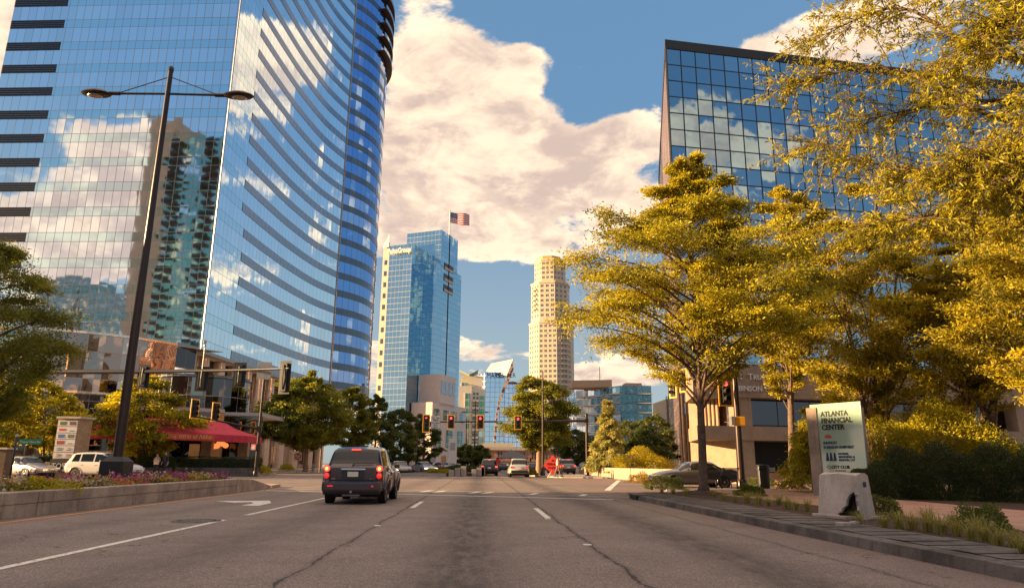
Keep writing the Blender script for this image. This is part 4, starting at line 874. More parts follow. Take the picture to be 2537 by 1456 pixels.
def make_tree(name,label,base,H,rad,zb,nleaf,L,Wd,mt='mid',prof='oval',seed=1,tr=.14,nl=34,group=None,stems=1,droop=.1,bark='bark',ns=7,spread=.5,cat='tree',lean=(0,0),sq=1.,sigma=.8,rise=.32,top=1.,flat=.55):
    rg=np.random.default_rng(seed); t_=thing(name,label,cat,base,group=group); tb=MB(); P_=PROF[prof]; pos=[];dirs=[];tn=[]
    for s in range(stems):
        a0=2*PI*s/max(stems,1)+rg.uniform(0,1); off=np.array([math.cos(a0),math.sin(a0),0])*(rad*.28 if stems>1 else 0)
        Ht=H*(.93 if s==0 else rg.uniform(.7,.9)); top_=np.array([lean[0],lean[1],Ht])+off*1.6; mid=np.array([lean[0]*.3,lean[1]*.3,Ht*.5])+off*.7+rg.normal(0,.012*H,3)*[1,1,0]
        path=bez(np.array([*(off[:2]*.12),0.]),mid,top_,12); r=tr*(1 if stems==1 else .7)
        rs=[max(.012,r*(1-.93*(i/11))**.9) for i in range(12)]; rs[0]*=1.5; 
        path=np.insert(path,1,path[0]*.93+path[1]*.07+[0,0,.12],0); rs.insert(1,r*1.08); tb.tube(path,rs,9)
        nL=nl//stems
        for i in range(nL):
            f=(i+rg.uniform(0,.9))/nL; zt=zb+(Ht-zb)*f; fr=max(.12,min(.97,(zt-(H*rise*.35)*(1-f))/Ht)); k=fr*11; q=int(k); st=path[min(q+1,12)]*(1-(k-q))+path[min(q+2,12)]*(k-q)
            az=i*2.39996+rg.uniform(-.4,.4)+s; R_=rad*P_(f)*(rg.uniform(.72,1.12) if flat>.5 else rg.uniform(.5,1.16)); dv=np.array([math.cos(az),math.sin(az)*sq,0])
            end=np.array([lean[0]*f,lean[1]*f,0])+off*(.8)+dv*R_+[0,0,zt+rg.uniform(-.03,.05)*H]; end[2]=min(end[2],H*1.0)
            md=st*.5+end*.5+np.array([0,0,1.])*R_*(.18 if droop<.3 else -.05); end=end-np.array([0,0,droop*R_*.5])
            lp=bez(st,md,end,7); lr=r*.42*(1-.55*f)*min(1,R_/rad+.25); tb.tube(lp,[max(.008,lr*(1-.88*j/6)) for j in range(7)],5,cap=False)
            for j in range(ns):
                g=rg.uniform(.25,1.)**.8; k2=g*6; q2=min(5,int(k2)); sp=lp[q2]*(1-(k2-q2))+lp[q2+1]*(k2-q2); ax=norm(lp[q2+1]-lp[q2])
                sd_=norm(ax*.7+rg.normal(0,spread,3)*[1,1,flat]); ln=R_*rg.uniform(.16,.32)*(1.25-.6*g)+.22; e2=sp+sd_*ln+[0,0,-droop*ln*.7]; sb=bez(sp,(sp+e2)/2+[0,0,.08*ln],e2,4)
                tb.tube(sb,[max(.005,lr*.3),.8*max(.005,lr*.25),.006,.004],4,cap=False)
                m_=max(3,int(nleaf/(nL*ns*stems))); u=rg.uniform(.1,1.1,m_)[:,None]; pp_=sp*(1-u)+e2*u; sg=sigma*ln*.45
                pp_=pp_+rg.normal(0,1,(m_,3))*[sg,sg,sg*flat*.8]; pos.append(pp_); dirs.append(sd_+rg.normal(0,.75,(m_,3))+[0,0,-.15-droop]); tn.append(np.clip(rg.normal(.5,.28)+rg.normal(0,.16,m_),0,1))
    tb.build('trunk',M[bark],t_,smooth=True)
    link('crown',leaves('crown',np.concatenate(pos),np.concatenate(dirs),L,Wd,np.concatenate(tn),LM[mt],rg),None,t_)
    return t_
def tree_px(name,label,bx,by,Y,py_top,pxl,pxr,py_bot,nleaf,L,Wd,mt,prof,seed,z0=.15,**k):
    b=P(bx,by,Y); x0,x1=P(pxl,(py_top+py_bot)/2,Y)[0],P(pxr,(py_top+py_bot)/2,Y)[0]; rad=(x1-x0)/2; zt=P(bx,py_top,Y)[2]; zb=P(bx,py_bot,Y)[2]
    return make_tree(name,label,(b[0],Y,z0),zt-z0,rad,max(.3,zb-z0),int(nleaf*1.25),L*1.1,Wd*1.1,mt,prof,seed,lean=((x0+x1)/2-b[0],0),**k)
def bush(name,label,c,r,n,L,Wd,mt,seed,group=None,cat='shrub',fl=None,box=False):
    rg=np.random.default_rng(seed); t_=thing(name,label,cat,c,group=group); d=norm(rg.normal(size=(n,3))); d[:,2]=np.abs(d[:,2])*1.0-.12
    if box: d=rg.uniform(-1,1,(n,3)); k=rg.integers(0,3,n); k[k==2]=np.where(rg.random((k==2).sum())<.7,2,1); sgn=np.where(rg.random(n)<.5,-1,1); d[np.arange(n),k]=sgn; d[:,2]=(d[:,2]+1)/2
    ph=rg.uniform(0,6,6); la=.10 if (box or mt=='hedge') else .17; lump=1+la*np.sin(d[:,0]*5+ph[0])*np.cos(d[:,1]*5+ph[1])+la*.8*np.sin(d[:,2]*7+ph[2]+d[:,0]*6)
    rr=rg.uniform(.55 if not box else .9,1.03,n)**.5*(lump if not box else 1+.04*(lump-1)/.1)
    Cn=d*rr[:,None]*np.array(r); 
    if box: Cn[:,2]=d[:,2]*r[2]*rr
    Cn[:,2]=np.maximum(Cn[:,2],.02)
    cl=np.floor(Cn/(.28*max(r[:2])/1.)) ; h=np.abs(np.sin(cl@np.array([12.9,78.2,37.7]))*43758)%1
    D=d*1.0+rg.normal(0,.7,(n,3))+[0,0,.35]; T=np.clip(.3+.4*h+rg.normal(0,.15,n),0,1)
    link('foliage',leaves('foliage',Cn,D,L,Wd,T,LM[mt],rg),None,t_)
    cb=MB(); 
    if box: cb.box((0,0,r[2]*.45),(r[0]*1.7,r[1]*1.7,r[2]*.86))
    else:
        for k in range(7): a=k*.9; cb.tube([(0,0,-.05),(math.cos(a)*r[0]*.3,math.sin(a)*r[1]*.3,r[2]*.4),(math.cos(a)*r[0]*.6,math.sin(a)*r[1]*.6,r[2]*.72)],[.03*r[2]+.008,.015,.006],5)
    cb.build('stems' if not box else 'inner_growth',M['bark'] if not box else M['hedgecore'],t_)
    if fl: 
        m_=fl[1]; ii=rg.choice(n,m_); me=leaves('flowers',Cn[ii]*1.03,rg.normal(size=(m_,3))+[0,-.5,.5],fl[2],fl[2],rg.random(m_),fl[0],rg); link('flowers',me,None,t_)
    return t_
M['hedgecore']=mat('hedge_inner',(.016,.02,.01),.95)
# near tree by the kerb
g=G(1740,1212,.3); TY=g[1]
tree_px('street_tree','tall yellow green oak on the mulch mound left of the bench',1740,1150,TY,375,1430,1985,868,115000,.135,.048,'gold','oak',11,z0=.22,tr=.17,nl=88,ns=12,spread=.62,rise=.5,sigma=.62,droop=.10,flat=.26)
# trees behind the big sign
tree_px('garden_tree','broad golden tree right behind the tan bank lettering',1960,1150,36,430,1800,2130,905,45000,.17,.07,'gold2','oval',12,flat=.32,tr=.2,nl=44,ns=9,rise=.5)
tree_px('garden_tree','golden multi stemmed tree directly above the green glass sign',2185,1150,31,370,1960,2400,930,58000,.16,.07,'gold2','oval',13,flat=.32,tr=.22,nl=54,ns=9,stems=3,rise=.8)
tree_px('garden_tree','spreading golden tree with forked dark trunks at the right frame edge',2440,1150,27,430,2230,2640,940,58000,.15,.06,'gold2','oval',14,flat=.32,tr=.24,nl=54,ns=9,stems=3,rise=.8)
tree_px('garden_tree','tall golden tree half cut by the right frame edge',2620,1150,22,300,2440,2850,900,55000,.13,.05,'gold2','oval',15,flat=.32,tr=.22,nl=44,ns=9,stems=2,rise=.7)
# overhanging oak, trunk beyond the right frame edge
def overhang():
    rg=np.random.default_rng(5); t_=thing('overhanging_oak','oak hanging narrow leaved branches in from the top right corner','tree',(14.2,8.6,.2)); o=np.array([14.2,8.6,.2]); tb=MB(); pos=[];dr_=[];tn=[]
    tb.tube([np.array(p)-o for p in((14.2,8.6,0),(14.3,8.7,2.5),(14.0,8.9,5),(13.8,9.2,8),(13.6,9.4,12))],[.3,.23,.2,.15,.06],12)
    limbs=[[(2950,330,9.4),(2500,300,9.8),(2180,170,10.6),(1900,205,11.2)],[(2950,420,9.2),(2480,390,9.6),(2200,420,10.2),(1960,350,10.8)],[(2950,250,9.6),(2450,130,10),(2200,20,10.5),(1960,90,11)],
      [(2950,150,9.8),(2500,20,10),(2280,-90,10.5),(2060,-30,11)],[(2950,500,9.0),(2530,440,9.2),(2330,520,9.8),(2080,560,10.2)],[(2950,380,10.2),(2560,260,10.6),(2300,260,11),(2060,300,11.6)],
      [(2950,200,9),(2600,90,9.2),(2450,60,9.5),(2250,170,9.8)],[(2950,300,8.6),(2650,260,8.8),(2520,330,9),(2330,400,9.4)],[(2950,60,10),(2650,-40,10.2),(2500,-10,10.5),(2380,90,11)],[(2950,560,9.6),(2600,520,9.8),(2480,470,10),(2300,450,10.4)]]
    for li,lm in enumerate(limbs):
        lm[3]=(lm[3][0]+75,*lm[3][1:]); lm[2]=(lm[2][0]+30,*lm[2][1:]); pts=[P(*q)-o for q in lm]; st=np.array([-.35,.5,max(3.,pts[0][2]-2.2)]); pts=[st]+pts; pth=[]
        for i in range(len(pts)-1):
            a,b_,c,d=pts[max(i-1,0)],pts[i],pts[i+1],pts[min(i+2,len(pts)-1)]
            for k in range(6): t=k/6; pth.append(.5*((2*b_)+(c-a)*t+(2*a-5*b_+4*c-d)*t*t+(3*b_-a-3*c+d)*t**3))
        pth.append(pts[-1]); n=len(pth); tb.tube(pth,[max(.008,.075*(1-.93*j/(n-1))) for j in range(n)],6)
        for j in range(6,n):
            for s in range(5):
                ax=norm(pth[j]-pth[j-1]); d=norm(ax*.8+rg.normal(0,.6,3)*[1,1,.7]); ln=rg.uniform(.35,1.05); e=pth[j]+d*ln+[0,0,-.12*ln]; tb.tube([pth[j],(pth[j]+e)/2+[0,0,.04],e],[.009,.006,.003],4,cap=False)
                tw=[(pth[j],e)]
                for q in range(3): u=rg.uniform(.3,.9); s0=pth[j]*(1-u)+e*u; e3=s0+norm(d+rg.normal(0,.7,3))*ln*.45; tw.append((s0,e3)); tb.tube([s0,e3],[.004,.002],3,cap=False)
                for a,b_ in tw:
                    m_=int(9+13*np.linalg.norm(b_-a)); u=rg.uniform(.1,1,m_)[:,None]; pos.append(a*(1-u)+b_*u+rg.normal(0,.02,(m_,3))); dr_.append(norm(b_-a)*.8+rg.normal(0,.7,(m_,3))+[0,0,-.35]); tn.append(np.clip(rg.normal(.45,.22)+rg.normal(0,.15,m_),0,1))
    tb.build('trunk',M['bark'],t_,smooth=True); link('crown',leaves('crown',np.concatenate(pos),np.concatenate(dr_),.105,.026,np.concatenate(tn),LM['gold'],rg),None,t_)
overhang()
# left frame-edge tree
tree_px('avenue_tree','dark leaved tree with golden top at the left frame edge',-60,1150,27,525,-260,95,1000,70000,.12,.04,'mid','oval',21,tr=.22,nl=50,ns=9,rise=.6,droop=.15)
tree_px('plaza_tree','small bright yellow tree behind the tenant sign pillar',110,1150,60,935,-10,215,1105,16000,.24,.12,'gold','oval',22,tr=.12,nl=26,ns=7)
tree_px('plaza_tree','small golden tree partly hidden at the far left edge',-30,1150,56,930,-110,75,1105,14000,.24,.12,'gold','oval',23,tr=.12,nl=26,ns=7)
tree_px('plaza_tree','bright yellow tree in front of the maroon awning beside the lamp post',357,1150,60,925,238,455,1120,26000,.24,.12,'gold','oval',24,tr=.13,nl=30,ns=8)
# street trees in front of the blue towers
tree_px('street_tree','large golden green tree right behind the dark wagon roof',757,1150,84,915,655,872,1105,48000,.30,.13,'mid','oval',31,tr=.26,nl=40,ns=9,bark='bark2')
tree_px('street_tree','pointed golden green tree left of the row of dark ones',868,1150,96,945,815,925,1115,24000,.30,.13,'mid','oval',32,tr=.2,nl=30,ns=8)
tree_px('street_tree','slim dark tree behind the left signal pole',668,1150,80,985,610,735,1080,15000,.28,.12,'dark','oval',33,tr=.13,nl=26,ns=7,bark='bark2')
tree_px('street_tree','dark evergreen tree just right of the golden pair',928,1150,104,975,880,985,1150,20000,.32,.14,'dark','oval',34,tr=.2,nl=28,ns=8)
tree_px('street_tree','dark evergreen tree second right of the golden pair',990,1150,112,1000,945,1040,1150,18000,.32,.14,'dark','oval',35,tr=.2,nl=28,ns=8)
tree_px('street_tree','dark evergreen tree below the red arrow signal',1050,1150,122,1020,1008,1092,1150,15000,.34,.15,'dark','oval',36,tr=.2,nl=26,ns=8)
tree_px('median_tree','small round dark tree on the far median left of the lamp',1160,1150,125,1100,1120,1190,1150,7000,.34,.15,'dark','round',37,tr=.12,nl=20,ns=6)
tree_px('median_tree','small dark tree on the far median right of the lamp',1192,1150,120,1104,1172,1212,1150,5000,.34,.15,'dark','round',38,tr=.1,nl=16,ns=6)
tree_px('street_tree','tall shaggy tree in front of the stone tower behind the slim lamp',1335,1150,76,918,1258,1418,1105,60000,.26,.10,'mid','oval',41,tr=.34,nl=46,ns=9,bark='bark2',rise=.3)
tree_px('street_tree','dark tree behind the diamond sign and its post',1420,1150,110,1060,1370,1470,1150,14000,.3,.14,'dark','round',42,tr=.2,nl=24,ns=8)
for i,(bx,Y,yt,xl,xr,lab) in enumerate(((1470,125,1075,1430,1510,'dark tree left of the conifer below the balcony block'),(1560,100,1040,1515,1610,'dark green tree right of the pointed conifer'),(1625,90,1020,1570,1680,'dark tree beside the ribbed tower edge'),(1600,72,1060,1560,1660,'drooping dark evergreen above the amber shrub'))):
    tree_px('background_tree',lab,bx,1150,Y,yt,xl,xr,1150,12000,.28,.12,'dark','round',50+i,tr=.16,nl=26,ns=7)
tree_px('conifer','pale pointed conifer beside the far signal pole',1509,1150,70,985,1452,1560,1152,42000,.26,.06,'conif','cone',61,tr=.18,nl=70,ns=7,droop=.55,rise=.0,sigma=.5,cat='conifer')
tree_px('conifer','feathery golden conifer against the left side of the glass sign',2010,1150,29,1000,1945,2080,1180,16000,.13,.035,'gold','cone',62,tr=.06,nl=50,ns=6,droop=.6,rise=.0,cat='conifer')
# shrubs
c=P(1595,1150,66); bush('shrub','large rounded amber shrub behind the sunlit wall',(c[0],66,.5),(3.1,2.2,2.4),16000,.15,.07,'gold2',71)
c=P(1545,1150,74); bush('shrub','smaller amber shrub left of the large rounded one',(c[0],74,.5),(1.6,1.4,1.7),7000,.14,.07,'amber',72)
for px,Y,rx,rz_,lab in((1585,49.5,.9,.45,'low clipped golden shrub against the sunlit wall'),(1607,48.5,.8,.4,'low clipped golden shrub nearest the dark sedan')):
    c=P(px,1150,Y); bush('low_shrub',lab,(c[0],Y,.02),(rx,.6,rz_*1.5),2500,.09,.04,'amber',int(px),group='low shrubs along the wall')
c=P(2340,1150,26.); bush('flowering_bush','tall sunlit yellow bush rising above the dark hedge',(c[0],26.2,1.1),(2.8,1.5,2.5),26000,.11,.05,'gold',73)
c=P(2190,1150,25); bush('flowering_bush','smaller amber bush between the glass sign and the tall yellow bush',(c[0],29.5,1.2),(1.2,1.2,1.9),10000,.10,.05,'gold2',74)
c=P(2500,1150,25); bush('flowering_bush','golden bush at the right frame edge behind the hedge',(c[0],29,1.8),(1.8,1.4,2.6),12000,.10,.05,'gold2',75)
# dark hedge of rounded masses
for i,(px,Y,rx,rz_,lab) in enumerate(((2160,23.6,.85,1.25,'rounded near end of the dark hedge against the glass sign'),(2235,23.8,1.05,1.85,'dark hedge section second from the glass sign'),(2340,23.2,1.4,2.0,'tall dark hedge section in the middle of the row'),(2450,22.4,1.4,1.95,'dark hedge section behind the standpipe'),(2580,21.6,1.6,2.0,'dark hedge section cut by the right frame edge'))):
    c=P(px,1150,Y); bush('hedge',lab,(c[0],Y,.15),(rx,.95,rz_),34000,.045,.03,'hedge',80+i,group='rounded dark hedge along the brick walk',cat='hedge')
g=AZ(1972,1212,.17); pf=leafmat('pink_blossom',(.55,.25,.25),(.75,.5,.45),.2); bush('blossom_shrub','low round shrub dotted with pale pink blossom',(g[0],g[1]+.6,.15),(.75,.6,.5),6000,.05,.025,'box',91,fl=(pf,900,.05))
g=AZ(1925,1205,.17); bush('low_shrub','plain green mounded shrub left of the pink blossom one',(g[0]-.2,g[1]+1.6,.15),(.8,.6,.55),5000,.05,.03,'box',92)
# planting bed shrubs and tufts
for i,(px,py,r_,h,lab) in enumerate(((1655,1210,.95,.62,'glossy low shrub by the kerb corner left of the oak'),(1868,1228,.52,.42,'glossy low shrub between the oak and the trash can'),(2205,1282,.42,.48,'glossy shrub right of the broken concrete block'),(2462,1312,.44,.44,'glossy shrub nearest the right frame edge'))):
    g=AZ(px,py,.17); bush('bed_shrub',lab,(g[0],g[1]+r_*.6,.15),(r_,r_,h),3600,.05 if i>1 else .07,.026 if i>1 else .035,'box',95+i,group='glossy shrubs in the kerb bed')
def tuft_mesh(seed,n,h,wd):
    rg=np.random.default_rng(seed); V=[];T=[]
    for k in range(n):
        a=rg.uniform(0,2*PI); d=np.array([math.cos(a),math.sin(a),0]); s=np.array([-d[1],d[0],0])*wd/2; p=np.append(rg.normal(0,.035,2),0); hh=h*rg.uniform(.6,1.15); ln=hh*rg.uniform(.4,1.2); pr=None
        pts=[p+d*ln*(t**1.6)+np.array([0,0,hh*(1-(1-t)**1.7)-(.45*hh*t**4 if ln>hh*.5 else 0)]) for t in(0,.3,.6,.85,1.)]
        for i in range(4): w0,w1=1-.2*i,1-.2*(i+1)-(.2 if i==3 else 0); V+=[pts[i]-s*w0,pts[i]+s*w0,pts[i+1]+s*max(w1,.02),pts[i+1]-s*max(w1,.02)]; T+=[rg.uniform(.2,1)]
        T+=[]*1
    Tt=np.repeat(np.random.default_rng(seed+1).uniform(.1,1,n),4); return quadmesh('blades',np.array(V),Tt,LM['grass'])
tm=[tuft_mesh(200+k,70,.36,.012) for k in range(5)]
tp=[(1640,1222),(1668,1225),(1700,1229),(1795,1240),(1822,1243),(1850,1246),(1878,1250),(1905,1253),(1950,1259),(1975,1262),(2000,1266),(1930,1250),
 (2130,1299),(2190,1305),(2230,1312),(2262,1310),(2300,1316),(2335,1322),(2370,1326),(2405,1336),(2440,1340),(2475,1350),(2515,1356),(2300,1296),(2360,1304),(2420,1318),(2537,1372),(1770,1230),(1615,1212),(2580,1385)]
rr=random.Random(4); tp.sort(); TORD='first second third fourth fifth sixth seventh eighth ninth tenth eleventh twelfth thirteenth fourteenth fifteenth sixteenth seventeenth eighteenth nineteenth twentieth twenty-first twenty-second twenty-third twenty-fourth twenty-fifth twenty-sixth twenty-seventh twenty-eighth twenty-ninth thirtieth'.split()
for i,(px,py) in enumerate(tp):
    g=AZ(px,py,.17); o=thing('grass_tuft','arching yellow green grass tuft, %s from the left in the kerb bed'%TORD[i],'grass tuft',(g[0],g[1],.16),rr.uniform(0,6),'grass tufts along the kerb bed'); k=rr.uniform(.75,1.15); o.scale=(k,k,k)
    link('blades',tm[i%5],None,o)
# median flowers: one carpet
def carpet():
    rg=np.random.default_rng(9); pos=[];T=[];fp=[[],[],[],[]]
    for k in range(620):
        x=rg.uniform(-13.1,-9.95); y=rg.uniform(6,29.5); h=rg.uniform(.08,.26)*(1.35 if rg.random()<.3 else 1); m_=42; c=np.array([x,y,.40]); pos.append(c+rg.normal(0,1,(m_,3))*[.13,.13,.0]+np.c_[np.zeros((m_,2)),rg.uniform(0,h,m_)]); T.append(np.full(m_,rg.random()))
        q=int(abs(math.sin(y*.9+x))*4)%4 if rg.random()<.7 else rg.integers(0,4)
        if rg.random()<.62: fp[q].append(c+rg.normal(0,1,(12,3))*[.11,.11,.0]+np.c_[np.zeros((12,2)),rg.uniform(.7*h,h*1.3+.03,12)])
    Cn=np.concatenate(pos); t_=thing('flower_bed','mixed flower carpet filling the median planter','flower bed',(-11.5,18,.4)); t_['kind']='stuff'; o=np.array([-11.5,18,.4])
    link('foliage',leaves('foliage',Cn-o,rg.normal(size=Cn.shape)+[0,0,.6],.085,.04,np.concatenate(T),leafmat('bed_leaf',(.05,.07,.015),(.36,.30,.04),.3),rg),None,t_)['kind']='stuff'
    for q,(nm,a,b_) in enumerate((('purple_flowers',(.16,.03,.22),(.42,.10,.5)),('magenta_flowers',(.4,.03,.16),(.65,.10,.32)),('coral_flowers',(.55,.12,.08),(.7,.3,.2)),('white_flowers',(.5,.4,.35),(.7,.6,.5)))):
        if fp[q]: F_=np.concatenate(fp[q]); link(nm,leaves(nm,F_-o,rg.normal(size=F_.shape)*.4+[0,-.4,1],.08,.08,rg.random(len(F_)),leafmat(nm,a,b_,.3),rg),None,t_)['kind']='stuff'
carpet()
for i,(px,Y,r_,h,mt_,lab) in enumerate(((80,17.2,1.,.36,'gold','low yellow green mound at the left end of the median bed'),(575,27,.35,.34,'gold','small yellow shrub right of centre in the median bed'),(545,24.5,.3,.3,'gold','small yellow shrub left of the other in the median bed'))):
    c=P(px,1150,Y); bush('median_shrub',lab,(min(c[0],-10.4),Y,.4),(r_,r_*.8,h),3000,.07,.035,mt_,120+i)
# hedges at the restaurant and the far left
for i,(x0,x1,Y,h,lab) in enumerate(((440,640,62,1.35,'long clipped dark hedge below the restaurant lanterns'),(20,130,58,1.25,'clipped golden topped hedge behind the silver sedan'),(140,215,58.5,1.1,'clipped hedge left of the lamp base behind the white car'),(345,425,60,1.3,'clipped dark hedge behind the standing couple'))):
    a=P(x0,1150,Y)[0]; b_=P(x1,1150,Y)[0]; bush('clipped_hedge',lab,((a+b_)/2,Y,.5),((b_-a)/2,.7,h-.3),9000,.10,.05,'hedge',130+i,cat='hedge',box=True)
b=MB(); 
for x0,x1,Y in((425,640,61.2),(345,424,59.2)): a=P(x0,1150,Y)[0]; b_=P(x1,1150,Y)[0]; b.box(((a+b_)/2,Y,.35),(b_-a,.4,.7))
tag(b.build('planter_wall',M['curb']),'low grey planter wall under the restaurant hedge','wall')
for i,(px,Y,r_,h,lab) in enumerate(((650,66,.9,.8,'small golden shrub at the foot of the slim pale tree'),(712,100,1.0,.8,'small golden shrub left of the large street tree trunk'),(1075,74,.8,.5,'golden ground shrub on the left of the far island'),(1105,73,.7,.45,'golden ground shrub behind the stepped island blocks'),(1315,70,.7,.7,'clipped round shrub at the foot of the slim lamp'))):
    c=P(px,1150,Y); bush('low_shrub',lab,(c[0],Y,.2),(r_,r_,h),2600,.12,.06,'gold' if i<4 else 'mid',140+i)
for i in range(9):
    Y=78+i*7; bush('median_hedge','dark clipped shrub on the far median, %s from the island blocks'%TORD[i],( -.9-i*.1 if i%2 else -2.8,Y,.3),(1.2,2.6,.75),2200,.16,.09,'hedge',160+i,group='dark shrubs on the far median')
# ============================================================ vehicles
WH=[]
def cr(vals,t):
    i=int(min(max(t,0),len(vals)-1.0001)); f=t-i; a,b,c,d=(vals[max(i-1,0)],vals[i],vals[i+1],vals[min(i+2,len(vals)-1)])
    return .5*((2*b)+(c-a)*f+(2*a-5*b+4*c-d)*f*f+(3*b-a-3*c+d)*f**3)
class Body:
    def __init__(s,st): s.st=st; s.ys=[q[0] for q in st]
    def sec(s,y):
        ys=s.ys; i=max(0,min(len(ys)-2,sum(1 for q in ys if q<=y)-1)); t=i+(y-ys[i])/(ys[i+1]-ys[i]); lin=[s.st[i][k]*(1-(t-i))+s.st[i+1][k]*(t-i) for k in range(1,6)]
        cu=[cr([q[k] for q in s.st],t) for k in range(1,6)]; return [a*.45+b*.55 for a,b in zip(lin,cu)]
    def pt(s,y,v):
        zb,ze,zr,w,wr=s.sec(y); ring=[(0,zb),(w*.86,zb),(w*.97,zb+.09),(w,zb+.42*(ze-zb)),(w*.985,ze-.10),(w*.94,ze),(wr+.02,zr-.08),(wr*.84,zr-.012),(0,zr)]
        i=int(min(v,7.9999)); f=v-i; a,b=ring[i],ring[i+1]
        if 2<v<5 or v>6: x=cr([r[0] for r in ring],v)*.5+(a[0]*(1-f)+b[0]*f)*.5; z=cr([r[1] for r in ring],v)*.5+(a[1]*(1-f)+b[1]*f)*.5
        else: x=a[0]*(1-f)+b[0]*f; z=a[1]*(1-f)+b[1]*f
        return (x,y,z)
    def shell(s,n=46):
        vs=[0,.6,1,1.5,2,2.5,3,3.5,4,4.5,5,5.25,5.5,5.75,6,6.33,6.66,7,7.5,8]; ys=[s.ys[0]+(s.ys[-1]-s.ys[0])*i/n for i in range(n+1)]; b=MB()
        full=[(v,1) for v in vs]+[(v,-1) for v in vs[-2:0:-1]]; m=len(full)
        for y in ys:
            for v,sg in full: x,yy,z=s.pt(y,v); b.v.append((x*sg,yy,z))
        for i in range(n):
            for k in range(m): k2=(k+1)%m; b.f.append((i*m+k,i*m+k2,(i+1)*m+k2,(i+1)*m+k)); b.uv.append([(0,0)]*4); b.mi.append(0)
        b.f.append(tuple(range(m))[::-1]); b.uv.append([(0,0)]*m); b.mi.append(0); b.f.append(tuple(n*m+k for k in range(m))); b.uv.append([(0,0)]*m); b.mi.append(0); return b
    def patch(s,ya,yb,va,vb,sg,off=.006,ny=5,nv=4,ta=0.,tb=0.):
        """piece of the shell lifted by off; ta/tb shift the y limits at the top edge"""
        b=MB(); g=[]
        for j in range(nv+1):
            f=j/nv; v=va+(vb-va)*f; row=[]
            for i in range(ny+1):
                y=(ya+ta*f)+((yb+tb*f)-(ya+ta*f))*i/ny; p=Vector(s.pt(y,v)); c=Vector((0,y*.9+.1*(s.ys[0]+s.ys[-1])/2,p.z*.8)); n=(p-c).normalized(); p=p+n*off; row.append((p.x*sg,p.y,p.z))
            g.append(row)
        for j in range(nv):
            for i in range(ny): b.face([g[j][i],g[j][i+1],g[j+1][i+1],g[j+1][i]])
        return b
    def cross(s,ya,yb,v0,off=.008,va=None,ny=4,nv=8,ins=.0):
        """screen glass: spans both sides between stations ya..yb above ring parameter v0"""
        b=MB(); g=[]
        for i in range(ny+1):
            y=ya+(yb-ya)*i/ny; vv=[v0+(8-v0)*k/nv for k in range(nv+1)]; row=[(s.pt(y,v),1) for v in vv]+[(s.pt(y,v),-1) for v in vv[-2::-1]]; g.append([(p[0]*sg,p[1]+(off if yb>2.2 and ya>2 else -off)*.7,p[2]+off) for p,sg in row])
        for i in range(ny):
            for k in range(len(g[0])-1): b.face([g[i][k],g[i+1][k],g[i+1][k+1],g[i][k+1]])
        return b
def wheel(t_,x,y,r,wd,sg):
    b=MB(); b.lathe((x,y,r),[(r*.62,-wd/2),(r*.93,-wd/2),(r,-wd*.3),(r,wd*.3),(r*.93,wd/2),(r*.62,wd/2)],24,'x'); ty=b.build('wheel',M['rubber'],t_,smooth=True,ang=35); WH.append(ty)
    b=MB(); xo=x+sg*(wd/2-.012); b.lathe((xo,y,r),[(r*.63,-.03),(r*.66,.012),(r*.60,.014),(r*.58,-.02)] if sg>0 else [(r*.58,.02),(r*.60,-.014),(r*.66,-.012),(r*.63,.03)],24,'x')
    for k in range(6):
        a=k*PI/3; b.face([(xo+sg*.006,y+math.cos(a-.16)*r*.12,r+math.sin(a-.16)*r*.12),(xo+sg*.006,y+math.cos(a-.13)*r*.6,r+math.sin(a-.13)*r*.6),(xo+sg*.006,y+math.cos(a+.13)*r*.6,r+math.sin(a+.13)*r*.6),(xo+sg*.006,y+math.cos(a+.16)*r*.12,r+math.sin(a+.16)*r*.12)])
    b.lathe((xo,y,r),[(r*.16,0),(r*.16,sg*.02),(.01,sg*.024)],12,'x'); rim=b.build('rim',M['rim'],None); rim.parent=ty
def paintmat(name,c,metal=.35): return mat(name,c,.3,metal=metal,spec=.6,coat=.9)
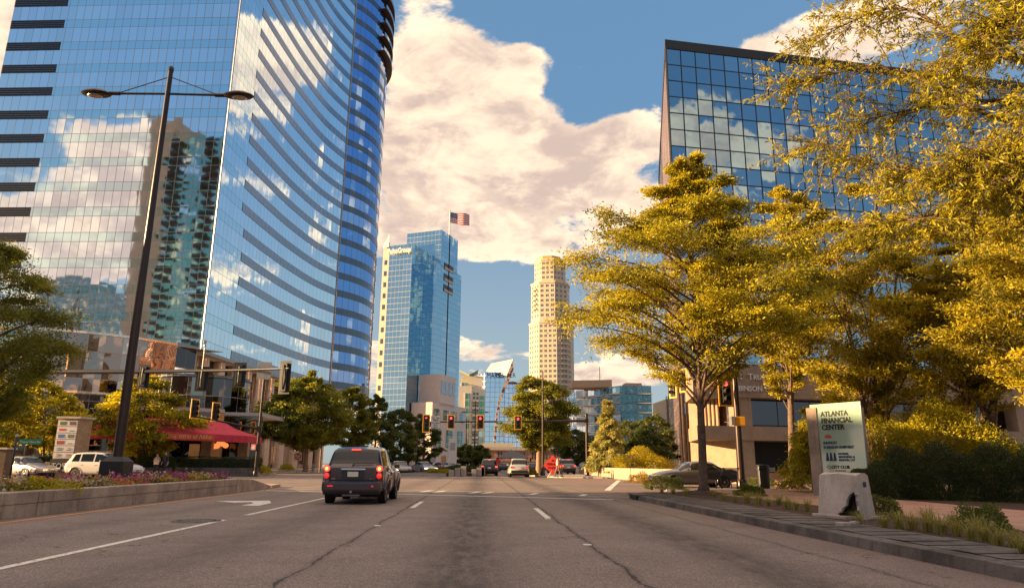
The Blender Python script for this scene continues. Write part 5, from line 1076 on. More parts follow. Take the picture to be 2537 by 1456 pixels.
CARS={
 'suv':dict(L=4.6,w=.92,H=1.74,r=.36,wb=(.85,3.65),st=[(0,.50,.98,1.02,.80,.66),(.06,.38,1.02,1.12,.87,.68),(.34,.34,1.05,1.62,.90,.66),(.9,.30,1.05,1.72,.915,.67),(1.9,.30,1.04,1.74,.92,.67),(2.5,.30,1.03,1.69,.92,.65),(2.85,.30,1.02,1.50,.91,.62),(3.25,.32,1.01,1.12,.90,.66),(3.9,.34,.96,1.03,.89,.66),(4.4,.38,.84,.92,.84,.6),(4.6,.48,.66,.72,.74,.5)],side=[(.45,.98,.14,0),(1.08,1.95,0,0),(2.05,2.78,0,-.26)],ws=(2.58,3.16),rw=(.10,.33)),
 'sedan':dict(L=4.75,w=.90,H=1.45,r=.33,wb=(.9,3.75),st=[(0,.48,.86,.90,.76,.6),(.08,.36,.93,.99,.84,.64),(.6,.28,.97,1.04,.88,.66),(.95,.25,.96,1.12,.895,.60),(1.45,.24,.95,1.40,.90,.58),(2.1,.23,.94,1.45,.90,.59),(2.55,.23,.92,1.42,.90,.58),(2.9,.23,.91,1.28,.90,.56),(3.4,.24,.89,.98,.89,.62),(4.1,.26,.82,.88,.87,.62),(4.55,.32,.70,.76,.80,.56),(4.75,.42,.58,.62,.68,.46)],side=[(1.15,1.98,.30,0),(2.06,2.95,0,-.34)],ws=(2.72,3.34),rw=(.72,1.40)),
 'wagon':dict(L=4.47,w=.875,H=1.65,r=.335,wb=(.80,3.43),st=[(0,.44,.93,.98,.80,.72),(.05,.36,.97,1.06,.845,.73),(.15,.31,1.0,1.16,.865,.71),(.36,.28,1.02,1.54,.872,.655),(.8,.26,1.02,1.635,.875,.65),(1.7,.25,1.0,1.66,.87,.65),(2.3,.25,.98,1.62,.87,.63),(2.7,.25,.97,1.46,.865,.6),(3.1,.26,.96,1.10,.86,.62),(3.7,.27,.91,1.0,.85,.58),(4.2,.30,.80,.88,.80,.52),(4.47,.42,.58,.64,.66,.42)],side=[(.42,1.12,.12,0),(1.2,1.9,0,0),(1.98,2.72,0,-.26)],ws=(2.48,3.04),rw=(.135,.385))}
M['tail']=mat('tail_lamp',(.45,.02,.02),.25,emit=(1,.03,.03),es=.25,coat=1.); M['tail_on']=mat('tail_lamp_lit',(.9,.1,.05),.3,emit=(1,.07,.05),es=.6); M['hotspot']=mat('tail_lamp_core',(1,.5,.1),.3,emit=(1,.4,.08),es=1.3)
M['headl']=mat('head_lamp',(.6,.58,.52),.12,coat=1.,metal=.3); M['headon']=mat('head_lamp_lit',(.9,.8,.6),.3,emit=(1,.75,.45),es=1.5); M['chrome']=mat('chrome',(.75,.75,.78),.12,metal=1.); M['plate']=mat('number_plate',(.75,.68,.55),.6)
def car(kind,name,label,loc,rz,col,cat='car',lit=False,head=False,group=None,detail=1,metal=.35):
    K=CARS[kind]; B=Body(K['st']); t_=thing(name,label,cat,loc,rz,group); pm=paintmat(name+'_paint',col,metal); L=K['L']; w=K['w']; r=K['r']; off=-L/2
    T=bpy.data.objects.new  # geometry is built with y from the rear bumper and shifted to centre
    made=[]
    def bd(b,nm,m,parent=None,**k): o=b.build(nm,m,t_ if parent is None else None,**k); o.parent=parent or t_; (made.append(o) if parent is None else None); return o
    body=bd(B.shell(),'body',pm,smooth=True,ang=50)
    for sg in(1,-1):
        for (ya,yb,ta,tb) in K['side']: bd(B.patch(ya,yb,5.12,5.93,sg,ta=ta,tb=tb),'window',M['carglass'],smooth=True)
        for yc in K['wb']:
            b=MB(); xo=w*.99; b.lathe((xo*sg-.12*sg,yc,r+.01),[(.02,.125*sg),(r*1.13,.125*sg)],26,'x')
            q=[(r*1.12,.0),(r*1.13,.125*sg),(r*1.19,.128*sg),(r*1.21,.05*sg)]; b2=MB(); n=26; bb_=len(b2.v)
            bd(b,'wheel_arch',M['dark'])
            # fender lip: upper arc only
            pts=[(xo*sg+.004*sg,yc+math.cos(a)*r*1.17,r+math.sin(a)*r*1.17) for a in [R(-8+k*14) for k in range(15)]]; bd(MB().tube(pts,.028,6),'fender_lip',pm,smooth=True)
            wheel(t_,(w-.11)*sg,yc,r,.215,sg)
        b=MB(); y0=K['ws'][1]-.52; b.box(((w+.09)*sg,y0,B.sec(y0)[1]+.1),(.18,.10,.13)); bd(b,'door_mirror',pm,bevel=.03)
        if detail:
            for (ya,yb,ta,tb) in K['side'][-2:]:
                b=MB(); b.box((w*.995*sg,ya+.12,B.sec(ya)[1]-.13),(.03,.17,.03)); bd(b,'door_handle',pm)
    b=MB(); b.box((0,L/2,.26),(w*1.5,L-1.,.16)); bd(b,'underbody',M['dark'])
    bd(B.cross(K['ws'][0],K['ws'][1],5.55),'windscreen',M['carglass'],smooth=True)
    bd(B.cross(K['rw'][0],K['rw'][1],5.6),'rear_window',M['carglass'],smooth=True)
    zt=K['st'][1][2]
    for sg in(1,-1):
        if kind!='wagon':
            b=MB(); b.box((w*.80*sg,.03,zt-.10),(.24,.12,.17)); bd(b,'tail_lamp',M['tail_on'] if lit else M['tail'],bevel=.03)
        b=MB(); b.box((w*.70*sg,L-.16,.68 if kind!='sedan' else .62),(.36,.3,.13)); bd(b,'headlight',M['headon'] if head else M['headl'],bevel=.04)
    b=MB(); b.box((0,L-.03,.56),(w*.9,.1,.16)); bd(b,'grille',M['chrome'] if kind!='wagon' else M['dark'],bevel=.02)
    b=MB(); b.box((0,L-.06,.36),(w*1.2,.12,.12)); bd(b,'front_intake',M['dark'],bevel=.02)
    b=MB(); b.box((0,-.03,.52),(w*1.72,.16,.24)); bd(b,'rear_bumper',pm if kind!='suv' else M['housing'],bevel=.05)
    if kind!='wagon':
        b=MB(); b.box((0,-.025,.80 if kind=='suv' else .72),(.34,.05,.16)); bd(b,'number_plate',M['plate'])
        if lit: b=MB(); b.box((0,K['rw'][1]-.02,K['H']-.12),(.3,.06,.05)); bd(b,'brake_lamp',M['tail_on'])
    if kind=='suv':
        for sg in(1,-1): bd(MB().tube([(w*.64*sg,.6,K['H']+.01),(w*.64*sg,.75,K['H']+.06),(w*.64*sg,2.2,K['H']+.06),(w*.64*sg,2.35,K['H']+.01)],.02,6),'roof_rail',M['housing'])
    for o in made+WH: o.location=(0,off,0)
    WH.clear()
    return t_,B,made,pm,off
# --- the retro wagon waiting at the stop line
hp=(-3.68,21.15+2.235,0)
t_,B,made,pm,off=car('wagon','retro_wagon','dark plum brown retro wagon seen from behind with brake lamps lit','' or hp,0.,(.055,.034,.037),'car',detail=1,metal=.3)
def rear(b,nm,m,**k): o=b.build(nm,m,t_,**k); o.location=(0,off,0); return o
b=MB(); b.box((0,-.085,.50),(1.70,.25,.30)); rear(b,'bumper_bar',pm,bevel=.075)
b=MB(); b.box((0,-.03,.335),(1.60,.16,.10)); rear(b,'bumper_skirt',M['housing'],bevel=.03)
b=MB(); b.box((0,-.045,.665),(1.2,.06,.05)); rear(b,'bumper_step',M['dark'])
b=MB(); b.box((0,.006,.83),(1.34,.05,.40)); rear(b,'tailgate',pm,bevel=.03)
b=MB(); b.box((.0,-.024,.845),(.66,.012,.29)); rear(b,'plate_recess',mat('plate_recess',(.03,.028,.04),.4),bevel=.004)
b=MB(); b.box((0,-.045,.985),(.70,.035,.05)); rear(b,'chrome_bar',M['chrome'],bevel=.012)
b=MB(); b.box((.0,-.036,.845),(.345,.02,.175)); pf_=rear(b,'plate_frame',M['dark'],bevel=.005)
b=MB(); b.box((.0,-.048,.845),(.31,.01,.142)); rear(b,'number_plate',M['plate'])
for sg in(1,-1):
    for z,rr_,m_ in((1.0,.095,'tail_on'),(.80,.085,'tail')):
        b=MB(); b.lathe((.755*sg,.035,z),[(rr_*1.12,0),(rr_*1.1,-.055),(rr_,-.06),(rr_*.95,-.055)],20,'y'); o=rear(b,'lamp_ring',pm,smooth=True,ang=40)
        b=MB(); b.lathe((.755*sg,-.018,z),[(rr_*.97,0),(rr_*.9,-.022),(rr_*.5,-.036),(.005,-.04)],20,'y'); rear(b,'tail_lamp',M[m_],smooth=True)
        if z>.9: b=MB(); b.lathe((.755*sg,-.056,z),[(.045,0),(.03,-.008),(.004,-.012)],14,'y'); rear(b,'lamp_core',M['hotspot'],smooth=True)
    b=MB(); b.box((.60*sg,-.213,.52),(.16 if sg<0 else .05,.012,.035)); rear(b,'reflector',M['tail'])
    # flared rear wing
    b=MB()
    for (yc,zz) in((.80,.60),(3.43,.60)):
        pts=[(.865*sg+.012*sg,yc+math.cos(a)*.45,.30+math.sin(a)*.50) for a in [R(-5+k*19) for k in range(11)]]; b.tube(pts,[.03,.06,.085,.10,.105,.11,.105,.10,.085,.06,.03],8)
    rear(b,'wing_flare',pm,smooth=True)
b=MB()
for y in(1.16,1.94,2.86): pts=[(B.pt(y,v)[0]+.003,B.pt(y,v)[1],B.pt(y,v)[2]) for v in(2.2,3,3.5,4,4.5,5)]; b.tube(pts,.006,4)
rear(b,'door_gaps',M['dark'])
b=MB(); b.box((0,-.022,.655),(1.36,.012,.012)); b.box((.672,-.021,.83),(.01,.012,.36)); b.box((-.672,-.021,.83),(.01,.012,.36)); rear(b,'tailgate_gap',M['dark'])
b=MB(); b.box((0,.335,1.545),(.27,.05,.05)); rear(b,'brake_lamp',M['tail_on'],bevel=.01)
b=MB(); b.tube([(-.05,.07,1.10),(.02,.075,1.14),(.35,.09,1.16),(.56,.095,1.155)],[.022,.014,.011,.008],6); rear(b,'wiper',M['housing'])
b=MB(); b.lathe((0,-.2,.36),[(.035,-.06),(.035,.06)],10,'y'); b.box((-.05,.3,.30),(.5,.4,.14)); rear(b,'exhaust',M['galv'])
text('HHR',.05,(-.60,-.035,.70),facing(0,-1),M['chrome'],t_,extrude=.004).location=(0,off,0)
text('LS',.045,(.50,-.035,.70),facing(0,-1),M['chrome'],t_,extrude=.004).location=(0,off,0)
# --- other traffic
def gx(px,Y): return P(px,1150,Y)[0]
car('suv','estate_car','black compact off roader waiting ahead with brake lamps lit',(gx(1211,77.5),77.8,0),R(1),(.02,.022,.03),lit=True)
car('suv','estate_car','white crossover seen from behind beside the tall shaggy tree',(gx(1284,69.5),69.5,0),0,(.55,.50,.44),metal=.1)
car('suv','estate_car','white off roader passing behind the lamp pedestal on the left',(gx(262,49.4),49.4,0),R(-97),(.62,.58,.52),metal=.05)
car('sedan','saloon_car','silver beige saloon at the left frame edge with an orange indicator',(gx(78,50.5),50.0,0),R(-118),(.42,.36,.29),metal=.5)
car('sedan','saloon_car','dark grey saloon behind the park bench at the right',(gx(1685,40.5)+.6,40.2,-.02),R(93),(.13,.115,.11),metal=.5)
car('sedan','saloon_car','grey saloon just right of the plum wagon on the far side',(gx(993,78)-.2,78.5,0),R(-160),(.15,.13,.13))
car('sedan','saloon_car','blue grey saloon with lit headlamps on the far side',(gx(1050,90),90,0),R(-152),(.20,.24,.28),head=True)
car('sedan','saloon_car','tan saloon half hidden by the island shrubs',(gx(1098,102),102,0),R(-140),(.35,.27,.2))
car('sedan','saloon_car','dark saloon crossing far off left of the white crossover',(gx(1257,128),128,0),R(-95),(.04,.04,.06))
car('sedan','saloon_car','dark blue saloon far off by the pavilion right of the crossover',(gx(1325,130),130,0),R(-100),(.05,.06,.10))
car('sedan','saloon_car','small dark car far off left of the lamp under the canopy',(gx(1310,140),140,0),R(-90),(.06,.05,.05))
car('suv','estate_car','parked light car behind the diamond sign with red tail lamps',(gx(1402,84),86,.13),R(8),(.35,.3,.26),lit=True)
car('sedan','saloon_car','parked dark saloon beside the light car behind the diamond sign',(gx(1386,92),94,.13),R(15),(.03,.03,.035))
# ============================================================ traffic signals
def arc_visor(b,z,r=.14,d=.2,y=-.1,n=10):
    for k in range(n):
        a0,a1=R(-25+230*k/n),R(-25+230*(k+1)/n); p=lambda a,yy,rr_:(math.cos(a)*rr_,yy,z+math.sin(a)*rr_)
        b.face([p(a0,y,r),p(a1,y,r),p(a1,y-d,r),p(a0,y-d,r)]); b.face([p(a0,y-d,r-.012),p(a1,y-d,r-.012),p(a1,y,r-.012),p(a0,y,r-.012)]); b.face([p(a0,y-d,r),p(a1,y-d,r),p(a1,y-d,r-.012),p(a0,y-d,r-.012)])
def traffic_light(label,loc,rz,lit='red',n=3,border=True,group=None,plate=True,side='yellow'):
    t_=thing('traffic_light',label,'traffic light',loc,rz,group); h=.36*n
    b=MB(); b.box((0,0,0),(.34,.19,h)); 
    for k in range(1,n): b.box((0,-.002,-h/2+k*.36),(.35,.2,.012))
    b.build('housing',M['housing'],t_,bevel=.015)
    W_,H_=.66,h+.26
    b=MB(); b.box((0,-.03,0),(W_,.012,H_)); b.build('backplate',M['housing'],t_)
    if border:
        b=MB(); e=.08
        for s in(1,-1): b.box((s*(W_/2),-.036,0),(e,.03,H_+e)); b.box((0,-.038,s*(H_/2)),(W_,.028,e))
        b.build('border',M['yellow'],t_)
    for k in range(n):
        z=h/2-.18-.36*k; on=(lit in('red','arrow') and k==0)
        b=MB(); arc_visor(b,z); b.build('visor',M['housing'],t_)
        b=MB(); b.lathe((0,-.10,z),[(.13,0),(.12,-.02),(.06,-.035),(.004,-.04)],20,'y'); b.build('lens',M['red_on'] if on and lit=='red' else M['lens_off'],t_,smooth=True)
        if on and lit=='arrow':
            b=MB(); y=-.15; b.face([(-.11,y,z),(0,y,z-.095),(0,y,z-.03),(.11,y,z-.03),(.11,y,z+.03),(0,y,z+.03),(0,y,z+.095)]); b.build('arrow',M['red_on'],t_)
    b=MB(); b.tube([(0,.12,-h/2+.1),(0,.16,0),(0,.12,h/2-.1)],.025,6); b.build('bracket',M['black'],t_)
    return t_
def mast(name,label,base,top,arm,r0=.16,r1=.11,ra=(.11,.05),m='dkbrown',cat='signal mast'):
    t_=thing(name,label,cat,base); o=Vector(tuple(base)); m=M[m]
    b=MB(); b.tube([(0,0,.0),(0,0,top)],[r0,r1],14); b.build('pole',m,t_,smooth=True,ang=50)
    b=MB(); b.lathe((0,0,0),[(r0*2.1,0),(r0*2.1,.05),(r0*1.35,.1),(r0*1.3,.35),(r0*1.02,.42)],14); b.build('base',m,t_,smooth=True,ang=40)
    b=MB(); b.lathe((0,0,top),[(r1*1.15,-.03),(r1*1.15,.03),(r1*.6,.1),(.01,.13)],12); b.build('cap',m,t_,smooth=True)
    if arm:
        pts=[tuple(Vector(tuple(p))-o) for p in arm]; b=MB(); n=len(pts); b.tube(pts,[ra[0]+(ra[1]-ra[0])*i/(n-1) for i in range(n)],12); b.build('arm',m,t_,smooth=True,ang=50)
        q=pts[0]; b=MB(); b.box((q[0],q[1],q[2]),(.34,.34,.45)); b.build('arm_collar',m,t_,bevel=.03)
    return t_
ZA_=5.35; YM_=72.; bx=gx(1455,YM_)
xL=P(1046,1045,YM_)[0]
mast('signal_mast','dark signal mast with a long arm across the far side of the junction',(bx,YM_,.13),6.1,[(bx,YM_,5.55),(bx-2.5,YM_,5.5),(bx-6,YM_,5.42),(xL,YM_,5.25)],.17,.14,(.15,.06))
for px,lb,lt in((1057,'signal with the red left arrow, leftmost on the far mast arm','arrow'),(1118,'red signal between the yield sign and the middle of the far arm','red'),(1190,'red signal in the middle of the far arm above the black off roader','red'),(1283,'red signal right of the green number sign on the far arm','red')):
    zc=P(px,1037 if lt=='arrow' else 1030,YM_-.25)[2]; traffic_light(lb,(P(px,1035,YM_)[0],YM_-.25,5.28-(.18 if lt=='arrow' else 0)),0,lt,4 if lt=='arrow' else 3,group='signals on the far mast arm')
def plate_sign(name,label,loc,rz,w,h,m,lines,tm,sizes,cat='sign',border=None,thick=.02,group=None,back=None):
    t_=thing(name,label,cat,loc,rz,group); b=MB(); b.box((0,0,0),(w,thick,h)); b.build('panel',m,t_,bevel=.004)
    if border is not None: 
        b=MB(); e=.025
        for s in(1,-1): b.box((s*(w/2-e),-thick/2-.002,0),(e,.004,h-2*e)); b.box((0,-thick/2-.0025,s*(h/2-e)),(w-2*e,.004,e))
        b.build('border',border,t_)
    for (tx,z),s in zip(lines,sizes): text(tx,s,(0,-thick/2-.004,z),facing(0,-1),tm,t_,extrude=.003,align='CENTER',bold=.004*s*10,xs=.85)
    return t_
x_=P(1080,1035,YM_)[0]; plate_sign('regulatory_sign','white left turn yield sign beside the red arrow signal',(x_,YM_-.2,5.25),0,.95,1.25,M['white'],[('LEFT  TURN',.36),('YIELD',.1),('ON FLASHING',-.14),('YELLOW',-.33),('ARROW',-.52)],M['ink'],[.17,.27,.15,.15,.15],border=M['ink'])
x_=P(1254,1036,YM_)[0]; plate_sign('number_sign','green address range sign with white arrow hanging on the far arm',(x_,YM_-.2,5.28),0,1.95,.36,M['green'],[('   3330-3348',-.10)],M['white'],[.27],border=M['white'])
b=MB(); xx=x_-.72; zz=5.28; b.face([(xx-.16,YM_-.22,zz),(xx,YM_-.22,zz-.11),(xx,YM_-.22,zz-.035),(xx+.17,YM_-.22,zz-.035),(xx+.17,YM_-.22,zz+.035),(xx,YM_-.22,zz+.035),(xx,YM_-.22,zz+.11)]); o=b.build('arrow_symbol',M['white']); par=[q for q in bpy.data.objects if q.name.startswith('number_sign')][0]; o.parent=par; o.location=-par.location
# near left mast, seen from behind
bL=(-28.2,40.6,.14); aL=[(-28.2,40.6,6.15),(-24.5,40.,5.95),(-18.8,39.4,5.95),(-13.6,38.6,6.0),tuple(P(716,912,36))]
mast('signal_mast','long black mast arm reaching in from the left behind the tall lamp',bL,6.6,aL,.19,.15,(.17,.06),'black')
for (px,Y,py,n,lb,rz) in((355,39.4,932,3,'signal seen from behind, just right of the tall lamp pole',R(176)),(500,38.9,938,3,'signal seen from behind under the small camera',R(182)),(593,38.4,928,3,'signal seen from behind left of the grey sign back',R(180)),(705,36.2,934,4,'tall four section signal at the end of the left arm',R(160))):
    p=P(px,py,Y); traffic_light(lb,p,rz,None,n,border=False,group='signals on the left mast arm')
p=P(655,918,37.6); plate_sign('road_sign','blank grey back of a square sign on the left arm',p,0,.74,.92,M['galv'],[],M['ink'],[])
p=P(500,925,38.9); t_=thing('traffic_camera','small grey camera on a thin post above the left arm','camera',p)
b=MB(); b.tube([(0,0,-.4),(0,0,1.55)],.03,8); b.build('post',M['galv'],t_); b=MB(); b.box((0,-.1,1.72),(.13,.42,.14),M=Matrix.Rotation(.3,4,'Z')); b.build('camera_body',M['ltgrey'],t_,bevel=.02); b=MB(); b.lathe((0,0,1.45),[(.02,0),(.07,.04),(.07,.12),(.02,.16)],10); b.build('joint',M['galv'],t_)
# left pole with the side facing pair
pb_=AZ(632,1179,.14); tL=P(650,1062,pb_[1]); Y_=pb_[1]
mast('signal_mast','slim signal pole with a short arm beside the restaurant awning end',(pb_[0],Y_,.14),7.6,[(pb_[0],Y_,tL[2]),tuple(P(560,1046,Y_-1.5)),tuple(P(474,1029,Y_-3))],.12,.08,(.09,.05),'dkbrown')
for px,py,dY,lb in((482,1012,-2.8,'yellow framed signal turned sideways, left one of the pair by the awning'),(534,1020,-2.,'yellow framed signal turned sideways, right one of the pair by the awning')):
    p=P(px,py,Y_+dY); traffic_light(lb,p,R(62),None,3,group='sideways signals near the awning')
def pedsig(label,loc,rz,hand=True):
    t_=thing('pedestrian_signal',label,'pedestrian signal',loc,rz); b=MB(); b.box((0,0,0),(.46,.2,.46)); b.build('housing',M['housing'],t_,bevel=.02)
    b=MB(); y=-.105; hp_=[(-.09,-.14),(.08,-.14),(.10,-.02),(.15,.05),(.12,.08),(.07,.03),(.07,.13),(.04,.13),(.035,.05),(.02,.05),(.015,.16),(-.015,.16),(-.02,.05),(-.035,.05),(-.04,.14),(-.07,.14),(-.075,.03),(-.09,.03),(-.095,.10),(-.12,.10),(-.12,-.04)]
    b.face([(x,y,z) for x,z in hp_]); b.build('hand_symbol',M['red_on'],t_); return t_
pedsig('red hand pedestrian signal on the pole below the awning end',tuple(P(630,1107,Y_-.2)),R(-20)); pedsig('red hand pedestrian signal at the far right mast pole',tuple(P(1467,1108,YM_-.1)),R(0))
# right near pole
xr_=P(1838,1203,33.)[0]; tp_=P(1797,905,33.)
mast('signal_mast','dark signal pole right of the oak with a receding arm',(xr_,33.,.17),tp_[2],[(xr_,33.,tp_[2]-.35),tuple(P(1740,930,38)),tuple(P(1676,947,46))],.17,.13,(.12,.06))
p=P(1796,969,32.7); traffic_light('near red signal facing the road beside the bank lettering',p,R(12),'red',3)
for px,py,Y in((1694,942,41.6),(1668,958,44.3)):
    p=P(px,py,Y); traffic_light('yellow framed signal turned left, %s'%('nearest the oak trunk' if px>1680 else 'at the tip of the right arm'),p,R(-68),None,3,group='signals on the right mast arm')
p=P(1828,1043,32.6); t_=thing('pedestrian_signal','yellow pedestrian signal box seen from behind on the right pole','pedestrian signal',p); b=MB(); b.box((.08,0,0),(.46,.3,.42)); b.build('housing',M['yellow'],t_,bevel=.03); b=MB(); b.box((-.26,-.02,.02),(.2,.3,.4)); b.build('visor',M['galv'],t_,bevel=.02)
# ============================================================ lamps
def lumin(b,x,y,z,sx,ln=.52):
    b.lathe((x,y,z),[(.02,.16),(.22,.13),(.36,.05),(.40,0),(.36,-.05),(.25,-.08),(.24,-.07),(.0,-.07)],18,sx=ln/.40,sy=.72)
t_=thing('street_lamp','tall dark double armed street lamp rising from the median bed','street lamp',(-11.82,24,.4)); zT=P(425,170,24)[2]-.4; zA2=P(418,233,24)[2]-.4
b=MB(); b.tube([(0,0,.8),(0,0,zT)],[.165,.085],20); b.build('pole',M['dkbrown'],t_,smooth=True,ang=50)
b=MB(); b.lathe((0,0,zT-.12),[(.10,0),(.10,.14),(.06,.2),(.01,.2)],14); b.build('cap',M['dkbrown'],t_,smooth=True,ang=40)
b=MB(); b.prism([(-.37,-.37),(.37,-.37),(.37,.37),(-.37,.37)],-.4,.75); 
q=[(-.37,-.37),(.37,-.37),(.37,.37),(-.37,.37)]; q2=[(x*.6,y*.6) for x,y in q]
for i in range(4): b.face([(*q[i],.75),(*q[(i+1)%4],.75),(*q2[(i+1)%4],.9),(*q2[i],.9)])
b.face([(*p_,.9) for p_ in q2]); b.build('pedestal',M['black'],t_,bevel=.03,weld=True)
for s in(1,-1):
    b=MB(); b.tube([(0,0,zA2),(s*1.9,-.05*s,zA2-.02)],.045,8); b.tube([(s*1.75,-.04*s,zA2-.02),(s*2.2,-.05*s,zA2-.02)],.075,8); am=b.build('arm',M['dkbrown'],t_,smooth=True,ang=50)
    b=MB(); b.tube([(0,0,zT-.35),(s*1.75,-.05*s,zA2+.03)],.018,6); b.build('tie_rod',M['dkbrown'],t_)
    b=MB(); lumin(b,s*2.62,-.08*s,zA2-.03,s,.56); lm_=b.build('lamp_head',M['dkbrown'],t_,smooth=True,ang=60)
    b=MB(); b.lathe((s*2.66,-.08*s,zA2-.135),[(.005,-.02),(.13,-.015),(.19,.012)],16,sx=1.5); g_=b.build('lens',mat('lamp_lens',(.35,.26,.16),.2,coat=1.),None,smooth=True); g_.parent=lm_
def slim_lamp(label,px,Y,z0,pyt,pya,sides,ln,sc_=1.,m='dkbrown'):
    x=gx(px,Y); zt=P(px,pyt,Y)[2]-z0; za=P(px,pya,Y)[2]-z0; t_=thing('street_lamp',label,'street lamp',(x,Y,z0)); b=MB(); b.tube([(0,0,0),(0,0,zt)],[.13*sc_,.07*sc_],12); b.build('pole',M[m],t_,smooth=True,ang=50)
    b=MB(); b.lathe((0,0,0),[(.26*sc_,0),(.26*sc_,.1),(.18*sc_,.5),(.14*sc_,.55)],12); b.build('base',M[m],t_)
    for s in sides:
        b=MB(); b.tube([(0,0,za),(s*ln,0,za)],.04*sc_,6); b.tube([(0,0,za+.5),(s*ln*.7,0,za+.03)],.015*sc_,5); b.build('arm',M[m],t_)
        b=MB(); b.lathe((s*(ln+.35),0,za),[(.02,.2),(.25,.15),(.38,0),(.34,-.06),(.01,-.07)],14,sx=1.35); b.build('lamp_head',M[m],t_,smooth=True,ang=50)
slim_lamp('slim street lamp with one arm in front of the shaggy tree',1345,70.5,.1,919,950,(-1,),2.7)
slim_lamp('far double armed street lamp in line with the white condominium',1175,148.,.3,992,1021,(1,-1),2.0,1.2)
slim_lamp('distant single pole lamp left of the sail roofed tower',1154,190,.2,1045,1080,(1,),1.6)
# ============================================================ signs
g=AZ(40,1192,.1); Ysn=41.; x_=gx(30,Ysn); t_=thing('street_name_sign','green street name sign on a black post at the far left','street sign',(x_,Ysn,0)); zt=P(42,1082,Ysn)[2]
b=MB(); b.tube([(0,0,0),(0,0,zt)],.055,10); b.build('post',M['black'],t_,smooth=True); b=MB(); b.lathe((0,0,zt),[(.05,0),(.09,.06),(.05,.14),(.01,.16)],10); b.build('finial',M['ltgrey'],t_,smooth=True)
b=MB(); b.box((.78,0,zt-.25),(1.25,.03,.30)); b.build('panel',M['green'],t_); text('Tower Place Dr',.17,(.22,-.02,zt-.31),facing(0,-1),M['white'],t_,extrude=.002)
Yd=84.; p=P(738,1130,Yd); t_=thing('no_entry_sign','red and white do not enter sign beside the large street tree','sign',(p[0],Yd,.0)); z=p[2]
b=MB(); b.tube([(0,.05,0),(0,.05,z+.3)],.04,6); b.build('post',M['galv'],t_); b=MB(); b.box((0,0,z),(.9,.02,.9)); b.build('panel',M['white'],t_); b=MB(); b.lathe((0,-.012,z),[(.40,0),(.40,-.006),(.0,-.006)],28,'y'); b.build('disc',M['red'],t_); b=MB(); b.box((0,-.024,z),(.6,.006,.11)); b.build('bar',M['white'],t_)
text('DO NOT',.17,(0,-.022,z+.12),facing(0,-1),M['white'],t_,extrude=.002,align='CENTER',bold=.008); text('ENTER',.17,(0,-.022,z-.24),facing(0,-1),M['white'],t_,extrude=.002,align='CENTER',bold=.008)
Yd=64.6; p=P(1370,1152,Yd); t_=thing('roadworks_sign','bright orange red diamond warning sign on the far right corner','sign',(p[0],Yd,.0)); z=p[2]; r_=.86
b=MB(); b.face([(-r_,0,z),(0,0,z-r_),(r_,0,z),(0,0,z+r_)]); b.face([(-r_,.03,z),(0,.03,z+r_),(r_,.03,z),(0,.03,z-r_)])
for i in range(4): q=[(-r_,z),(0,z-r_),(r_,z),(0,z+r_)]; a,c=q[i],q[(i+1)%4]; b.face([(a[0],0,a[1]),(a[0],.03,a[1]),(c[0],.03,c[1]),(c[0],0,c[1])])
b.build('panel',mat('fluorescent_red_cloth',(1.,.07,.045),.7,emit=(1,.05,.03),es=.0),t_); b=MB()
for s in(1,-1): b.tube([(0,.06,z-.3),(s*.5,-.35,.0)],.02,5); b.tube([(0,.06,z-.3),(s*.5,.45,0)],.02,5)
b.build('stand',M['galv'],t_)
for s_,zz in(('BE',.33),('PREPARED',.02),('TO STOP',-.31)): text(s_,.27,(0,-.012,z+zz),facing(0,-1),M['ink'],t_,extrude=.003,align='CENTER',xs=.85,bold=.006)
def lollipop(name,label,px,py,Y,r_,m,z0=.1,cat='sign',square=False):
    p=P(px,py,Y); t_=thing(name,label,cat,(p[0],Y,z0)); z=p[2]-z0; b=MB(); b.tube([(0,.03,0),(0,.03,z)],.035,6); b.build('post',M['galv'],t_); b=MB()
    if square: b.box((0,0,z),(r_*2,.02,r_*2.6))
    else: b.lathe((0,0,z),[(r_,0),(r_,-.02),(.0,-.02)],20,'y')
    b.build('panel',m,t_)
lollipop('round_sign','small pale round sign back on the far left pavement',1073,1139,100,.38,M['ltgrey']); lollipop('board_sign','small tan board sign right of the round one',1099,1137,100,.36,mat('tan_board',(.5,.3,.16),.7),square=True); lollipop('round_sign','round sign with dark face left of the white crossover',1233,1143,110,.45,M['red'])
Yp=98.; p=P(1121,1135,Yp); t_=thing('totem_sign','tall white totem sign by the stone tower base','sign',(p[0],Yp,.1)); b=MB(); b.box((0,0,2.2),(1.1,.3,4.4)); b.build('panel',M['white'],t_,bevel=.03); text('Suites',.32,(0,-.17,1.),facing(0,-1),M['ink'],t_,align='CENTER'); b=MB(); b.box((0,-.16,3.4),(.7,.02,1.)); b.build('emblem',M['ltgrey'],t_)
t_=thing('sign_post','plain sunlit wooden post left of the plum wagon','post',(gx(793,86),86,.1)); b=MB(); b.tube([(0,0,0),(0,0,3.)],.1,8); b.build('post',M['bark2'],t_); b=MB(); b.lathe((0,0,3.),[(.1,0),(.06,.06),(.0,.07)],8); b.build('cap',M['galv'],t_)
for px,lb in((761,'pale fire hydrant left of the other by the tree trunk'),(776,'pale fire hydrant right of the other by the tree trunk')):
    t_=thing('fire_hydrant',lb,'fire hydrant',(gx(px,88),88,.1)); b=MB(); b.lathe((0,0,0),[(.2,0),(.2,.06),(.13,.1),(.13,.55),(.19,.58),(.19,.64),(.14,.72),(.05,.82),(.04,.9)],12); b.build('barrel',M['gravelly'],t_,smooth=True,ang=35); b=MB(); b.lathe((-.26,0,.45),[(.07,0),(.07,.52)],10,'x'); b.build('outlets',M['gravelly'],t_)
